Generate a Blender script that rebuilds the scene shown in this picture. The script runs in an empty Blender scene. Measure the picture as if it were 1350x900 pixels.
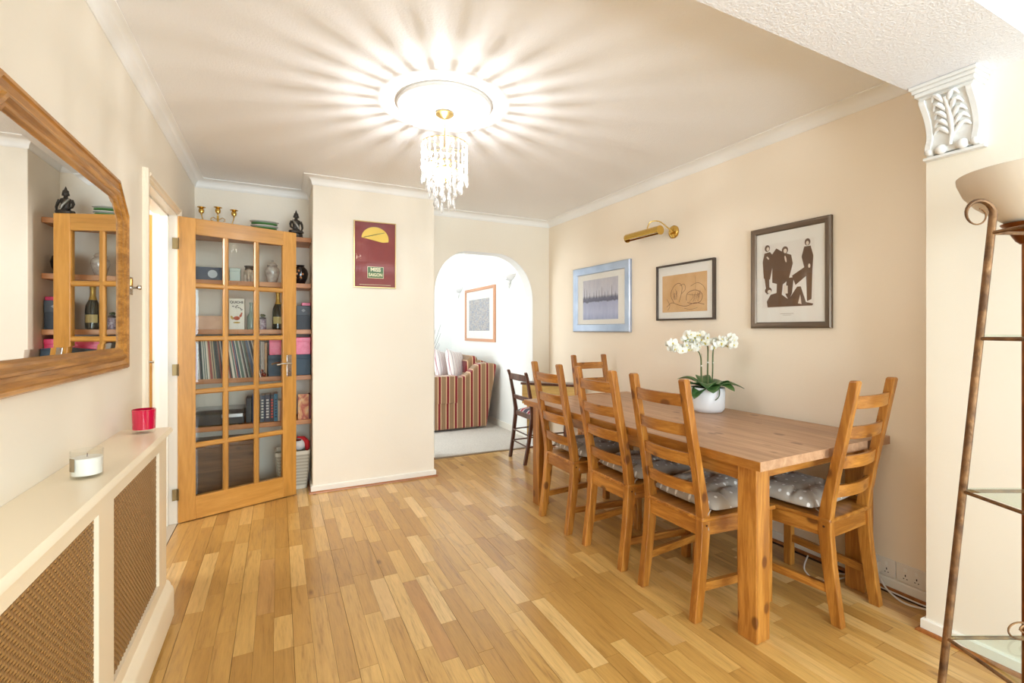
import bpy, bmesh, math, random
from mathutils import Vector, Matrix
R = math.radians
random.seed(7)
SC = bpy.context.scene
COL = SC.collection

# ------------------------------------------------------------------ camera
CAMZ = 1.245
YAW = math.atan(307.5 / 622.0)
cam = bpy.data.cameras.new('camera')
cam.sensor_width = 36.0
cam.lens = 622.0 / 1350.0 * 36.0
cam.shift_y = -15.0 / 1350.0
cam.clip_start = 0.03
co = bpy.data.objects.new('camera', cam)
co.location = (0, 0, CAMZ)
co.rotation_euler = (R(90), 0, -YAW)
COL.objects.link(co)
SC.camera = co

# ------------------------------------------------------------------ world, lights, exposure
w = bpy.data.worlds.new('sky'); SC.world = w; w.use_nodes = True
w.node_tree.nodes['Background'].inputs[0].default_value = (0.80, 0.90, 1.0, 1)
w.node_tree.nodes['Background'].inputs[1].default_value = 1.4
SC.view_settings.view_transform = 'Standard'
SC.view_settings.look = 'None'
SC.view_settings.gamma = 1.0
SC.view_settings.use_curve_mapping = False
SC.view_settings.exposure = 0.52
SC.cycles.max_bounces = 10
SC.cycles.diffuse_bounces = 6
SC.cycles.glossy_bounces = 4
SC.cycles.transparent_max_bounces = 16
SC.cycles.sample_clamp_indirect = 6.0
SC.cycles.caustics_reflective = False
SC.cycles.caustics_refractive = False


def area_light(name, loc, rot, sx, sy, power, color):
    l = bpy.data.lights.new(name, 'AREA'); l.shape = 'RECTANGLE'
    l.size = sx; l.size_y = sy; l.energy = power; l.color = color
    o = bpy.data.objects.new(name, l); o.location = loc; o.rotation_euler = rot
    COL.objects.link(o); return o


def point_light(name, loc, power, color, size=0.02):
    l = bpy.data.lights.new(name, 'POINT'); l.energy = power; l.color = color; l.shadow_soft_size = size
    o = bpy.data.objects.new(name, l); o.location = loc; COL.objects.link(o); return o


# daylight through the big window behind the camera, the far room's side window, the hall
area_light('window_daylight', (0.95, -2.55, 1.15), (R(101), 0, R(0)), 2.4, 1.8, 146, (0.77, 0.895, 1.0))
area_light('far_window_daylight', (-0.78, 5.6, 1.35), (R(90), 0, R(-90)), 2.0, 1.6, 72, (0.92, 0.96, 1.0))
area_light('hall_daylight', (-1.64, 3.14, 1.75), (R(80), 0, R(-90)), 0.5, 0.8, 34, (1.0, 0.98, 0.95))
# ceiling lamp bulbs' light (at the chandelier's centre)
CH = (0.778, 2.37)
point_light('chandelier_light', (CH[0], CH[1], 2.108), 20, (0.97, 0.985, 1.0), 0.007)


# ------------------------------------------------------------------ material helpers
def S(r, g, b):
    def f(c):
        c = c / 255.0
        return c / 12.92 if c <= 0.04045 else ((c + 0.055) / 1.055) ** 2.4
    return (f(r), f(g), f(b), 1)


def new_mat(name):
    m = bpy.data.materials.new(name); m.use_nodes = True
    nt = m.node_tree; nt.nodes.clear()
    out = nt.nodes.new('ShaderNodeOutputMaterial')
    b = nt.nodes.new('ShaderNodeBsdfPrincipled')
    nt.links.new(b.outputs[0], out.inputs[0])
    return m, nt, b


def N(nt, t, **kw):
    n = nt.nodes.new(t)
    for k, v in kw.items():
        setattr(n, k, v)
    return n


def ramp(nt, fac, stops):
    r = N(nt, 'ShaderNodeValToRGB')
    e = r.color_ramp.elements
    while len(e) < len(stops):
        e.new(0.5)
    for i, (p, c) in enumerate(stops):
        e[i].position = p; e[i].color = c
    nt.links.new(fac, r.inputs[0]); return r.outputs[0]


def math_n(nt, op, a, b=None, clamp=False):
    n = N(nt, 'ShaderNodeMath', operation=op, use_clamp=clamp)
    for i, v in enumerate((a, b)):
        if v is None: continue
        if isinstance(v, (int, float)): n.inputs[i].default_value = v
        else: nt.links.new(v, n.inputs[i])
    return n.outputs[0]


def mixc(nt, fac, a, b, mode='MIX'):
    n = N(nt, 'ShaderNodeMix', data_type='RGBA', blend_type=mode)
    for i, v in ((0, fac), (6, a), (7, b)):
        if isinstance(v, (int, float)): n.inputs[i].default_value = v
        elif isinstance(v, tuple): n.inputs[i].default_value = v
        else: nt.links.new(v, n.inputs[i])
    return n.outputs[2]


def texco(nt, kind='Object', scale=(1, 1, 1), rnd=0.0):
    t = N(nt, 'ShaderNodeTexCoord'); mp = N(nt, 'ShaderNodeMapping')
    mp.inputs['Scale'].default_value = scale
    src = t.outputs[kind]
    if kind == 'World':
        pass
    if rnd:
        oi = N(nt, 'ShaderNodeObjectInfo')
        va = N(nt, 'ShaderNodeVectorMath', operation='ADD')
        m = math_n(nt, 'MULTIPLY', oi.outputs['Random'], rnd)
        nt.links.new(src, va.inputs[0]); nt.links.new(m, va.inputs[1]); src = va.outputs[0]
    nt.links.new(src, mp.inputs[0]); return mp.outputs[0]


def noise(nt, vec, scale, detail=3, rough=0.5, dist=0.0):
    n = N(nt, 'ShaderNodeTexNoise')
    nt.links.new(vec, n.inputs['Vector'])
    n.inputs['Scale'].default_value = scale; n.inputs['Detail'].default_value = detail
    n.inputs['Roughness'].default_value = rough; n.inputs['Distortion'].default_value = dist
    return n.outputs[0]


def bump(nt, b, h, strength, dist=0.01):
    n = N(nt, 'ShaderNodeBump'); n.inputs['Strength'].default_value = strength
    n.inputs['Distance'].default_value = dist
    nt.links.new(h, n.inputs['Height']); nt.links.new(n.outputs[0], b.inputs['Normal'])


_M = {}


def P(name, color, rough=0.5, metal=0.0, coat=0.0, var=None, bmp=None, emit=None, spec=None, sheen=0.0):
    """plain procedural material; var=(scale, colour2), bmp=(scale, strength)"""
    if name in _M: return _M[name]
    m, nt, b = new_mat(name)
    b.inputs['Base Color'].default_value = color
    b.inputs['Roughness'].default_value = rough
    b.inputs['Metallic'].default_value = metal
    b.inputs['Coat Weight'].default_value = coat
    if spec is not None: b.inputs['Specular IOR Level'].default_value = spec
    if sheen: b.inputs['Sheen Weight'].default_value = sheen
    if var:
        v = texco(nt)
        f = noise(nt, v, var[0], 4)
        c = ramp(nt, f, [(0.35, color), (0.65, var[1])])
        nt.links.new(c, b.inputs['Base Color'])
    if bmp:
        v = texco(nt)
        bump(nt, b, noise(nt, v, bmp[0], 3, 0.6), bmp[1])
    if emit:
        b.inputs['Emission Color'].default_value = emit[0]
        b.inputs['Emission Strength'].default_value = emit[1]
    _M[name] = m
    return m


def wood(name, c1, c2, axis='x', rough=0.4, knots=True, coat=0.15, freq=1.0, knotc=None):
    if name in _M: return _M[name]
    m, nt, b = new_mat(name)
    long = 1.6 * freq; cross = 16.0 * freq
    sc = {'x': (long, cross, cross), 'y': (cross, long, cross), 'z': (cross, cross, long)}[axis]
    v = texco(nt, 'Object', sc, 13.7)
    n1 = noise(nt, v, 1.3, 4, 0.55, 0.9)
    n2 = noise(nt, v, 7.0, 3, 0.6, 0.3)
    f = math_n(nt, 'ADD', math_n(nt, 'MULTIPLY', n1, 0.72), math_n(nt, 'MULTIPLY', n2, 0.28))
    c = ramp(nt, f, [(0.34, tuple(q * .82 for q in c1[:3]) + (1,)), (0.45, c1), (0.55, tuple((a + d) / 2 for a, d in zip(c1, c2))), (0.66, c2)])
    if knots:
        sk = {'x': (5.5, 8.5, 8.5), 'y': (8.5, 5.5, 8.5), 'z': (8.5, 8.5, 5.5)}[axis]
        vk = texco(nt, 'Object', sk, 31.3)
        vo = N(nt, 'ShaderNodeTexVoronoi'); vo.inputs['Scale'].default_value = 1.0
        nt.links.new(vk, vo.inputs['Vector'])
        k = ramp(nt, vo.outputs['Distance'], [(0.11, (1, 1, 1, 1)), (0.175, (0, 0, 0, 1))])
        c = mixc(nt, math_n(nt, 'MULTIPLY', k, 0.75), c, knotc or (c1[0] * .25, c1[1] * .2, c1[2] * .2, 1))
    oi = N(nt, 'ShaderNodeObjectInfo')
    br = math_n(nt, 'ADD', math_n(nt, 'MULTIPLY', oi.outputs['Random'], 0.22), 0.89)
    hs = N(nt, 'ShaderNodeHueSaturation'); nt.links.new(c, hs.inputs['Color']); nt.links.new(br, hs.inputs['Value'])
    nt.links.new(hs.outputs[0], b.inputs['Base Color'])
    b.inputs['Roughness'].default_value = rough
    b.inputs['Coat Weight'].default_value = coat; b.inputs['Coat Roughness'].default_value = 0.25
    bump(nt, b, n2, 0.08, 0.004)
    _M[name] = m
    return m


def glass(name, tint=(1, 1, 1, 1), rough=0.0, ior=1.5, extra=0.0):
    if name in _M: return _M[name]
    m = bpy.data.materials.new(name); m.use_nodes = True
    nt = m.node_tree; nt.nodes.clear()
    out = N(nt, 'ShaderNodeOutputMaterial'); tr = N(nt, 'ShaderNodeBsdfTransparent'); gl = N(nt, 'ShaderNodeBsdfGlossy')
    tr.inputs[0].default_value = tint; gl.inputs['Roughness'].default_value = rough
    fr = N(nt, 'ShaderNodeFresnel'); fr.inputs[0].default_value = ior
    mx = N(nt, 'ShaderNodeMixShader')
    gm = N(nt, 'ShaderNodeNewGeometry')
    f = math_n(nt, 'MULTIPLY', math_n(nt, 'ADD', fr.outputs[0], extra, True), math_n(nt, 'SUBTRACT', 1.0, gm.outputs['Backfacing']))
    nt.links.new(f, mx.inputs[0]); nt.links.new(tr.outputs[0], mx.inputs[1]); nt.links.new(gl.outputs[0], mx.inputs[2])
    nt.links.new(mx.outputs[0], out.inputs[0])
    _M[name] = m
    return m


# ------------------------------------------------------------------ mesh helpers
class MB:
    def __init__(s):
        s.v = []; s.f = []; s.mi = []; s.cur = 0; s.T = Matrix.Identity(4)

    def add(s, vs, fs):
        o = len(s.v)
        s.v += [tuple(s.T @ Vector(p)) for p in vs]
        for f in fs:
            s.f.append([i + o for i in f]); s.mi.append(s.cur)
        return s

    def box(s, x0, x1, y0, y1, z0, z1):
        return s.add([(x0, y0, z0), (x1, y0, z0), (x1, y1, z0), (x0, y1, z0), (x0, y0, z1), (x1, y0, z1), (x1, y1, z1), (x0, y1, z1)],
                     [(0, 3, 2, 1), (4, 5, 6, 7), (0, 1, 5, 4), (1, 2, 6, 5), (2, 3, 7, 6), (3, 0, 4, 7)])

    def loft(s, rings, caps=True, closed=False):
        n = len(rings[0]); vs = [p for r in rings for p in r]; fs = []
        m = len(rings)
        for i in range(m if closed else m - 1):
            a = i * n; b = ((i + 1) % m) * n
            for j in range(n):
                k = (j + 1) % n
                fs.append((a + j, a + k, b + k, b + j))
        if caps and not closed:
            fs.append(tuple(range(n - 1, -1, -1))); fs.append(tuple(range((m - 1) * n, m * n)))
        return s.add(vs, fs)

    def prism(s, pts, y0, y1, plane='xz'):
        """extrude a 2d polygon; plane xz extrudes along y, yz along x, xy along z"""
        def mk(p, d):
            return {'xz': (p[0], d, p[1]), 'yz': (d, p[0], p[1]), 'xy': (p[0], p[1], d)}[plane]
        return s.loft([[mk(p, y0) for p in pts], [mk(p, y1) for p in pts]])

    def tube(s, pts, r, n=10, caps=True):
        pts = [Vector(p) for p in pts]; rings = []
        up = None
        for i, p in enumerate(pts):
            t = (pts[min(i + 1, len(pts) - 1)] - pts[max(i - 1, 0)]).normalized()
            if up is None:
                up = Vector((0, 0, 1)) if abs(t.z) < 0.9 else Vector((1, 0, 0))
            a = t.cross(up).normalized(); b = a.cross(t).normalized(); up = b
            rr = r[i] if isinstance(r, (list, tuple)) else r
            rings.append([tuple(p + a * rr * math.cos(2 * math.pi * k / n) + b * rr * math.sin(2 * math.pi * k / n)) for k in range(n)])
        return s.loft(rings, caps)

    def lathe(s, prof, n=24, c=(0, 0, 0), sx=1.0, sy=1.0):
        rings = []
        for r, z in prof:
            r = max(r, 1e-4)
            rings.append([(c[0] + sx * r * math.cos(2 * math.pi * k / n), c[1] + sy * r * math.sin(2 * math.pi * k / n), c[2] + z) for k in range(n)])
        return s.loft(rings, True)

    def ball(s, c, r, n=12, m=8, sz=1.0):
        return s.lathe([(r * math.sin(math.pi * i / m), -r * sz * math.cos(math.pi * i / m)) for i in range(m + 1)], n, c)

    def poly(s, pts):
        return s.add(pts, [tuple(range(len(pts)))])

    def grid(s, fn, nu, nv):
        vs = [fn(i / nu, j / nv) for j in range(nv + 1) for i in range(nu + 1)]
        fs = [(j * (nu + 1) + i, j * (nu + 1) + i + 1, (j + 1) * (nu + 1) + i + 1, (j + 1) * (nu + 1) + i) for j in range(nv) for i in range(nu)]
        return s.add(vs, fs)

    def build(s, name, mat, parent=None, smooth=False, bevel=0.0, seg=2, fix=True, sharp=40):
        me = bpy.data.meshes.new(name)
        me.from_pydata(s.v, [], s.f)
        mats = mat if isinstance(mat, (list, tuple)) else [mat]
        for m in mats: me.materials.append(m)
        if len(mats) > 1:
            me.polygons.foreach_set('material_index', s.mi)
        if fix:
            bm = bmesh.new(); bm.from_mesh(me)
            bmesh.ops.remove_doubles(bm, verts=bm.verts, dist=1e-6)
            bmesh.ops.recalc_face_normals(bm, faces=bm.faces)
            bm.to_mesh(me); bm.free()
        if smooth:
            me.polygons.foreach_set('use_smooth', [True] * len(me.polygons))
            me.set_sharp_from_angle(angle=R(sharp))
        me.update()
        o = bpy.data.objects.new(name, me); COL.objects.link(o)
        if parent: o.parent = parent
        if bevel:
            b = o.modifiers.new('bevel', 'BEVEL'); b.width = bevel; b.segments = seg; b.limit_method = 'ANGLE'; b.angle_limit = R(40)
        return o


def box_obj(name, mat, x0, x1, y0, y1, z0, z1, parent=None, bevel=0.0, T=None):
    m = MB()
    if T is not None: m.T = T
    m.box(x0, x1, y0, y1, z0, z1)
    return m.build(name, mat, parent, bevel=bevel)


def thing(name, label, cat, loc=(0, 0, 0), rz=0.0, group=None):
    o = bpy.data.objects.new(name, None); COL.objects.link(o)
    o.empty_display_size = 0.05
    o.location = loc; o.rotation_euler = (0, 0, rz)
    o['label'] = label; o['category'] = cat
    if group: o['group'] = group
    return o


def tag(o, label, cat, group=None):
    o['label'] = label; o['category'] = cat
    if group: o['group'] = group
    return o


def struct(o, label=None, cat=None):
    o['kind'] = 'structure'
    if label: o['label'] = label
    if cat: o['category'] = cat
    return o


def stuff(o):
    o['kind'] = 'stuff'; return o


def dup(root, loc, rz, label, group=None):
    r = root.copy(); COL.objects.link(r); r.location = loc; r.rotation_euler = (0, 0, rz); r['label'] = label
    if group: r['group'] = group
    for ch in list(root.children):
        c = ch.copy(); COL.objects.link(c); c.parent = r
        for g in ch.children:
            d = g.copy(); COL.objects.link(d); d.parent = c
    return r


def copy_part(o, parent, loc=None, rot=None, scale=None):
    c = o.copy(); COL.objects.link(c); c.parent = parent
    if loc is not None: c.location = loc
    if rot is not None: c.rotation_euler = rot
    if scale is not None: c.scale = scale
    return c


def text_part(body, size, mat, parent, loc, rot=(R(90), 0, 0), name='lettering', align='CENTER', ext=0.0004, sx=1.0, bold=0.0):
    cu = bpy.data.curves.new(name, 'FONT'); cu.body = body; cu.size = size; cu.extrude = ext
    cu.align_x = align; cu.align_y = 'CENTER'; cu.offset = bold
    to = bpy.data.objects.new(name + '_tmp', cu); COL.objects.link(to)
    dg = bpy.context.evaluated_depsgraph_get()
    me = bpy.data.meshes.new_from_object(to.evaluated_get(dg))
    bpy.data.objects.remove(to); me.name = name
    me.materials.clear(); me.materials.append(mat)
    o = bpy.data.objects.new(name, me); COL.objects.link(o); o.parent = parent
    o.location = loc; o.rotation_euler = rot; o.scale = (sx, 1, 1)
    return o


def inset(poly, d):
    """inset a counter-clockwise convex polygon by d"""
    n = len(poly); out = []
    for i in range(n):
        p0 = Vector(poly[i - 1]); p1 = Vector(poly[i]); p2 = Vector(poly[(i + 1) % n])
        a = (p1 - p0).normalized(); b = (p2 - p1).normalized()
        na = Vector((-a.y, a.x)); nb = Vector((-b.y, b.x))
        k = (na + nb); k = k / k.dot(na) if abs(k.dot(na)) > 1e-6 else na
        out.append(tuple(p1 + k * d))
    return out


def frame_sweep(m, poly, prof):
    """prof: (inset, depth) pairs; depth is towards -y (the viewer)"""
    rings = [[(x, -h, z) for x, z in inset(poly, d)] for d, h in prof]
    m.loft(rings, caps=False); return m


def rect(x0, x1, z0, z1):
    return [(x0, z0), (x1, z0), (x1, z1), (x0, z1)]


# ------------------------------------------------------------------ shared materials
def wall_paint(name, col, col2, bs=60, st=0.12):
    m, nt, b = new_mat(name)
    g = N(nt, 'ShaderNodeNewGeometry'); mp = N(nt, 'ShaderNodeMapping'); nt.links.new(g.outputs['Position'], mp.inputs[0])
    f = noise(nt, mp.outputs[0], 1.6, 3)
    nt.links.new(ramp(nt, f, [(0.3, col), (0.7, col2)]), b.inputs['Base Color'])
    b.inputs['Roughness'].default_value = 0.62
    bump(nt, b, noise(nt, mp.outputs[0], bs, 3, 0.6), st, 0.004)
    _M[name] = m; return m


WALL = wall_paint('cream wall paint', S(239, 230, 214), S(241, 233, 218))
WALLP = wall_paint('peach wall paint', S(243, 230, 211), S(245, 233, 215))
WALLW = wall_paint('pale wall paint', S(238, 230, 214), S(240, 232, 218))
FARW = wall_paint('white wall paint', S(238, 240, 238), S(241, 242, 240))
CEIL = wall_paint('stippled white ceiling', S(246, 246, 247), S(248, 248, 249), 110, 0.55)
CEILB = wall_paint('stippled white beam', S(236, 236, 240), S(239, 239, 243), 120, 0.8)
TRIM = P('white gloss trim', S(240, 236, 226), 0.35)
COVE = P('coving plaster', S(244, 243, 240), 0.55)
CREAM = P('cream gloss paint', S(243, 228, 200), 0.32)
PLASTER = P('white plaster', S(230, 229, 226), 0.5, bmp=(40, 0.05))
OAK1, OAK2 = S(206, 136, 60), S(226, 160, 84)
BRASS = P('polished brass', S(214, 178, 96), 0.18, 1.0)
CHROME = P('satin chrome', S(200, 198, 192), 0.2, 1.0)
SILVER = P('brushed silver leaf', S(190, 202, 222), 0.32, 0.7, var=(6, S(168, 182, 206)))
WHITE = P('white paper', S(238, 237, 233), 0.7)
BLACK = P('black', S(22, 21, 22), 0.4)
DARK = P('dark recess', S(40, 34, 30), 0.8)
GLASS = glass('clear pane', (0.97, 0.98, 0.97, 1))
PGLASS = glass('picture glass', (1, 1, 1, 1), 0.0, 1.45)

# ------------------------------------------------------------------ the room
LW, RW, PW = -0.586, 2.64, 2.40          # left wall, right wall, pilaster face
YB, YA, YC = 4.43, 4.38, 3.91            # back wall with arch, alcove back, chimney face
CXL, CXR = 0.2335, 1.19
HC = 2.42
DY0, DY1, DZ = 2.88, 3.66, 1.993           # doorway in the left wall

# floor: boards of short oak strips
SUB = P('dark joint', S(70, 42, 20), 0.8)
floor = struct(box_obj('floor', SUB, LW, 2.72, -2.3, YB + 0.0, -0.06, -0.006), 'oak strip floor of short honey-coloured staves running towards the arch', 'floor')


def strip_mat():
    m, nt, b = new_mat('oak strip')
    oi = N(nt, 'ShaderNodeObjectInfo'); g = N(nt, 'ShaderNodeNewGeometry')
    rnd = math_n(nt, 'FRACT', math_n(nt, 'ADD', oi.outputs['Random'], g.outputs['Random Per Island']))
    c = ramp(nt, rnd, [(0.0, S(184, 138, 70)), (0.3, S(197, 152, 82)), (0.6, S(208, 164, 92)), (0.82, S(219, 177, 106)), (0.95, S(232, 196, 134)), (1.0, S(188, 138, 76))])
    off = math_n(nt, 'MULTIPLY', rnd, 37.0)
    va = N(nt, 'ShaderNodeVectorMath', operation='ADD'); nt.links.new(g.outputs['Position'], va.inputs[0]); nt.links.new(off, va.inputs[1])
    mp = N(nt, 'ShaderNodeMapping'); mp.inputs['Scale'].default_value = (22, 1.6, 1); nt.links.new(va.outputs[0], mp.inputs[0])
    n1 = noise(nt, mp.outputs[0], 1.2, 4, 0.6, 1.2); n2 = noise(nt, mp.outputs[0], 7, 3, 0.6)
    gr = math_n(nt, 'ADD', math_n(nt, 'MULTIPLY', n1, 0.6), math_n(nt, 'MULTIPLY', n2, 0.4))
    c = mixc(nt, 1.0, c, ramp(nt, gr, [(0.32, (0.62, 0.55, 0.47, 1)), (0.46, (0.92, 0.90, 0.87, 1)), (0.66, (1.1, 1.1, 1.1, 1))]), 'MULTIPLY')
    vk = N(nt, 'ShaderNodeTexVoronoi'); vk.inputs['Scale'].default_value = 1.0
    mk = N(nt, 'ShaderNodeMapping'); mk.inputs['Scale'].default_value = (5.5, 2.4, 1); nt.links.new(g.outputs['Position'], mk.inputs[0]); nt.links.new(mk.outputs[0], vk.inputs[0])
    k = ramp(nt, vk.outputs['Distance'], [(0.035, (1, 1, 1, 1)), (0.09, (0, 0, 0, 1))])
    c = mixc(nt, math_n(nt, 'MULTIPLY', k, 0.6), c, S(92, 52, 24))
    nt.links.new(c, b.inputs['Base Color'])
    nt.links.new(ramp(nt, n1, [(0.3, (0.30, 0.30, 0.30, 1)), (0.7, (0.40, 0.40, 0.40, 1))]), b.inputs['Roughness'])
    b.inputs['Coat Weight'].default_value = 0.5; b.inputs['Coat Roughness'].default_value = 0.18
    bump(nt, b, n2, 0.05, 0.003)
    return m


STRIP = strip_mat()
S_, C_ = math.sin(YAW), math.cos(YAW)


def proj(x, y, z):
    d = x * S_ + y * C_; r = x * C_ - y * S_
    if d < 0.2: return None
    return (675 + 622 * r / d, 435 - 622 * (z - CAMZ) / d, d)


strips = []
cw = 0.0705
ncol = int((2.62 - LW) / cw)
rs = random.Random(3)
for c in range(ncol):
    x0 = LW + 0.004 + c * cw
    y = -0.9 - rs.random() * 0.5
    while y < YB - 0.04:
        l = rs.choice([0.24, 0.3, 0.36, 0.42, 0.48, 0.55, 0.62])
        y1 = min(y + l, YB - 0.03)
        if y1 - y > 0.02:
            strips.append((x0, x0 + cw, max(y, -1.2), y1, c))
        y = y1
sc_ = []
for s in strips:
    p = proj((s[0] + s[1]) / 2, (s[2] + s[3]) / 2, 0)
    a = 0
    if p and -60 < p[0] < 1410 and p[1] < 960 and p[1] > 0:
        a = (s[3] - s[2]) / p[2] ** 3
        if s[0] < -0.46 and s[3] < 2.5: a *= 0.1
    sc_.append(a)
order = sorted(range(len(strips)), key=lambda i: -sc_[i])
near = set(order[:298])
um = MB(); um.box(0, 1, 0, 1, -0.01, 0)
unit = um.build('floor_strip', STRIP, floor)
first = True; rest = MB()
for i, (x0, x1, y0, y1, c) in enumerate(strips):
    gx0 = 0.0011 if c % 3 == 0 else 0.0004; gy = 0.0006
    dz = rs.uniform(-0.0004, 0.0)
    if i in near:
        o = unit if first else unit.copy()
        if not first: COL.objects.link(o); o.parent = floor
        first = False
        o.location = (x0 + gx0, y0 + gy, dz); o.scale = (x1 - x0 - gx0 - 0.0004, y1 - y0 - 2 * gy, 1)
    else:
        rest.box(x0 + gx0, x1 - 0.0004, y0 + gy, y1 - gy, -0.01, dz)
stuff(rest.build('floor_strip', STRIP, floor))

# far room carpet
CARPET = P('grey beige carpet', S(214, 206, 196), 0.95, var=(90, S(196, 188, 178)), bmp=(300, 0.5), sheen=0.3)
struct(box_obj('floor', CARPET, -0.8, 2.62, YB, 7.75, -0.06, 0.006), 'pale grey-beige carpet of the sitting room beyond the arch', 'floor')
struct(box_obj('trim_1', P('threshold strip', S(150, 130, 105), 0.4, 0.3), CXR, 2.44, YB - 0.035, YB + 0.005, -0.004, 0.006), 'thin metal threshold strip where oak floor meets carpet', 'trim')
# hall floor
struct(box_obj('floor', P('hall carpet', S(196, 184, 166), 0.9), -1.7, LW, 1.2, 5.0, -0.06, 0.0), 'hall floor beyond the doorway', 'floor')

T = 0.12
# left wall in three pieces round the doorway (one mesh)
m = MB(); m.box(LW - T, LW, -2.3, DY0, 0, HC + .03); m.box(LW - T, LW, DY1 + .03, YA + 0.1, 0, HC + .03); m.box(LW - T, LW, DY0, DY1 + .03, DZ, HC + .03)
struct(m.build('wall_left', WALL), 'long cream left wall with the mirror and the doorway', 'wall')
struct(box_obj('wall_alcove', WALL, LW, CXL, YA, YA + 0.1, 0, HC + .03), 'cream back wall of the shelved alcove', 'wall')
m = MB(); m.box(CXL, CXR, YC, YB + 0.155, 0, HC + .03)
struct(m.build('wall_chimney', WALL, bevel=0.004), 'projecting cream chimney breast with the framed poster', 'wall')

# back wall with arch
def arch_pts(n=14):
    x0, x1, zs, zt = 1.35, 2.44, 1.60, 2.035
    rx = 0.36; pts = []
    for i in range(n + 1):
        a = math.pi - i * (math.pi / 2) / n
        pts.append((x0 + rx + rx * math.cos(a), zs + (zt - zs) * math.sin(a) ** 0.9 if 0 else zs + (zt - zs) * math.sin(a)))
    rx2 = 0.42
    for i in range(n + 1):
        a = math.pi / 2 - i * (math.pi / 2) / n
        pts.append((x1 - rx2 + rx2 * math.cos(a), zs - 0.04 + (zt - 0.0 - zs + 0.04) * math.sin(a)))
    return pts


ap = arch_pts()
m = MB()
y0, y1 = YB, YB + 0.155
m.box(CXR - 0.02, 1.35, y0, y1, 0, 1.60); m.box(2.44, RW + 0.1, y0, y1, 0, 1.56)
top = HC + 0.03
prev = None
cols = [(CXR - 0.02, 1.60)] + ap + [(RW + 0.1, 1.56)]
cols = [(CXR - 0.02, 1.60), (1.35, 1.60)] + ap[1:-1] + [(2.44, 1.56), (RW + 0.1, 1.56)]
for (xa, za), (xb, zb) in zip(cols[:-1], cols[1:]):
    m.loft([[(xa, y0, za), (xb, y0, zb), (xb, y0, top), (xa, y0, top)], [(xa, y1, za), (xb, y1, zb), (xb, y1, top), (xa, y1, top)]])
ob = m.build('wall_back', [WALL], fix=False)
bm = bmesh.new(); bm.from_mesh(ob.data); bmesh.ops.remove_doubles(bm, verts=bm.verts, dist=1e-5)
dup_f = {}
for f in bm.faces:
    k = tuple(sorted(v.index for v in f.verts)); dup_f.setdefault(k, []).append(f)
bmesh.ops.delete(bm, geom=[f for l in dup_f.values() if len(l) > 1 for f in l], context='FACES_ONLY')
bmesh.ops.recalc_face_normals(bm, faces=bm.faces); bm.to_mesh(ob.data); bm.free()
struct(ob, 'cream back wall with the round-topped arch', 'wall')
# white reveal lining of the arch
m = MB()
path = [(1.35, 0.0)] + [(1.35, 1.60)] + ap[1:-1] + [(2.44, 1.56), (2.44, 0.0)]
cx_, cz_ = 1.9, 1.2
inner = [(x + (0.003 if x < cx_ else -0.003), z - (0.003 if z > 1.5 else 0)) for x, z in path]
for (a, b), (ai, bi) in zip(zip(path[:-1], path[1:]), zip(inner[:-1], inner[1:])):
    m.loft([[(a[0], y0 + .002, a[1]), (b[0], y0 + .002, b[1]), (bi[0], y0 + .002, bi[1]), (ai[0], y0 + .002, ai[1])],
            [(a[0], y1 - .001, a[1]), (b[0], y1 - .001, b[1]), (bi[0], y1 - .001, bi[1]), (ai[0], y1 - .001, ai[1])]])
struct(m.build('trim_2', P('white arch reveal', S(236, 236, 234), 0.5), fix=True), 'white painted inner face of the arch', 'trim')

struct(box_obj('wall_right', WALLP, RW, RW + 0.1, 0.9, YB + 0.155, 0, HC + .03), 'peach right wall with three framed pictures', 'wall')
struct(box_obj('wall_pilaster', WALLW, PW, PW + 0.34, -2.3, 0.99, 0, HC + .03), 'pale wall pier at the right edge under the corbel', 'wall')
# rear wall with wide window
m = MB(); m.box(LW - .1, -0.3, -2.4, -2.3, 0, HC + .03); m.box(2.2, 2.7, -2.4, -2.3, 0, HC + .03)
m.box(-0.3, 2.2, -2.4, -2.3, 0, 0.25); m.box(-0.3, 2.2, -2.4, -2.3, 2.15, HC + .03)
struct(m.build('wall_rear', WALL), 'rear wall behind the camera with a wide window', 'wall')
wn = struct(MB().box(-0.3, 2.2, -2.39, -2.33, 0.25, 0.31).box(-0.3, 2.2, -2.39, -2.33, 2.09, 2.15).box(-0.3, -.24, -2.39, -2.33, .31, 2.09)
            .box(2.14, 2.2, -2.39, -2.33, .31, 2.09).box(.92, .98, -2.39, -2.33, .31, 2.09).build('window_1', TRIM), 'wide white framed window behind the camera', 'window')
box_obj('glass_pane', GLASS, -0.24, .92, -2.362, -2.358, .31, 2.09, wn); box_obj('glass_pane', GLASS, .98, 2.14, -2.362, -2.358, .31, 2.09, wn)

struct(box_obj('ceiling', CEIL, LW - .12, 2.75, 1.0, YB + 0.16, HC, HC + .08), 'white stippled dining room ceiling', 'ceiling')
struct(box_obj('ceiling', CEILB, LW - .12, 2.75, -2.4, 1.0, HC, HC + .08), 'white ceiling on the near side of the beam', 'ceiling')
struct(box_obj('beam', CEILB, LW, PW + .2, 0.645, 1.01, 2.22, HC + 0.01), 'wide white stippled ceiling beam carried on the corbel', 'beam')

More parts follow.
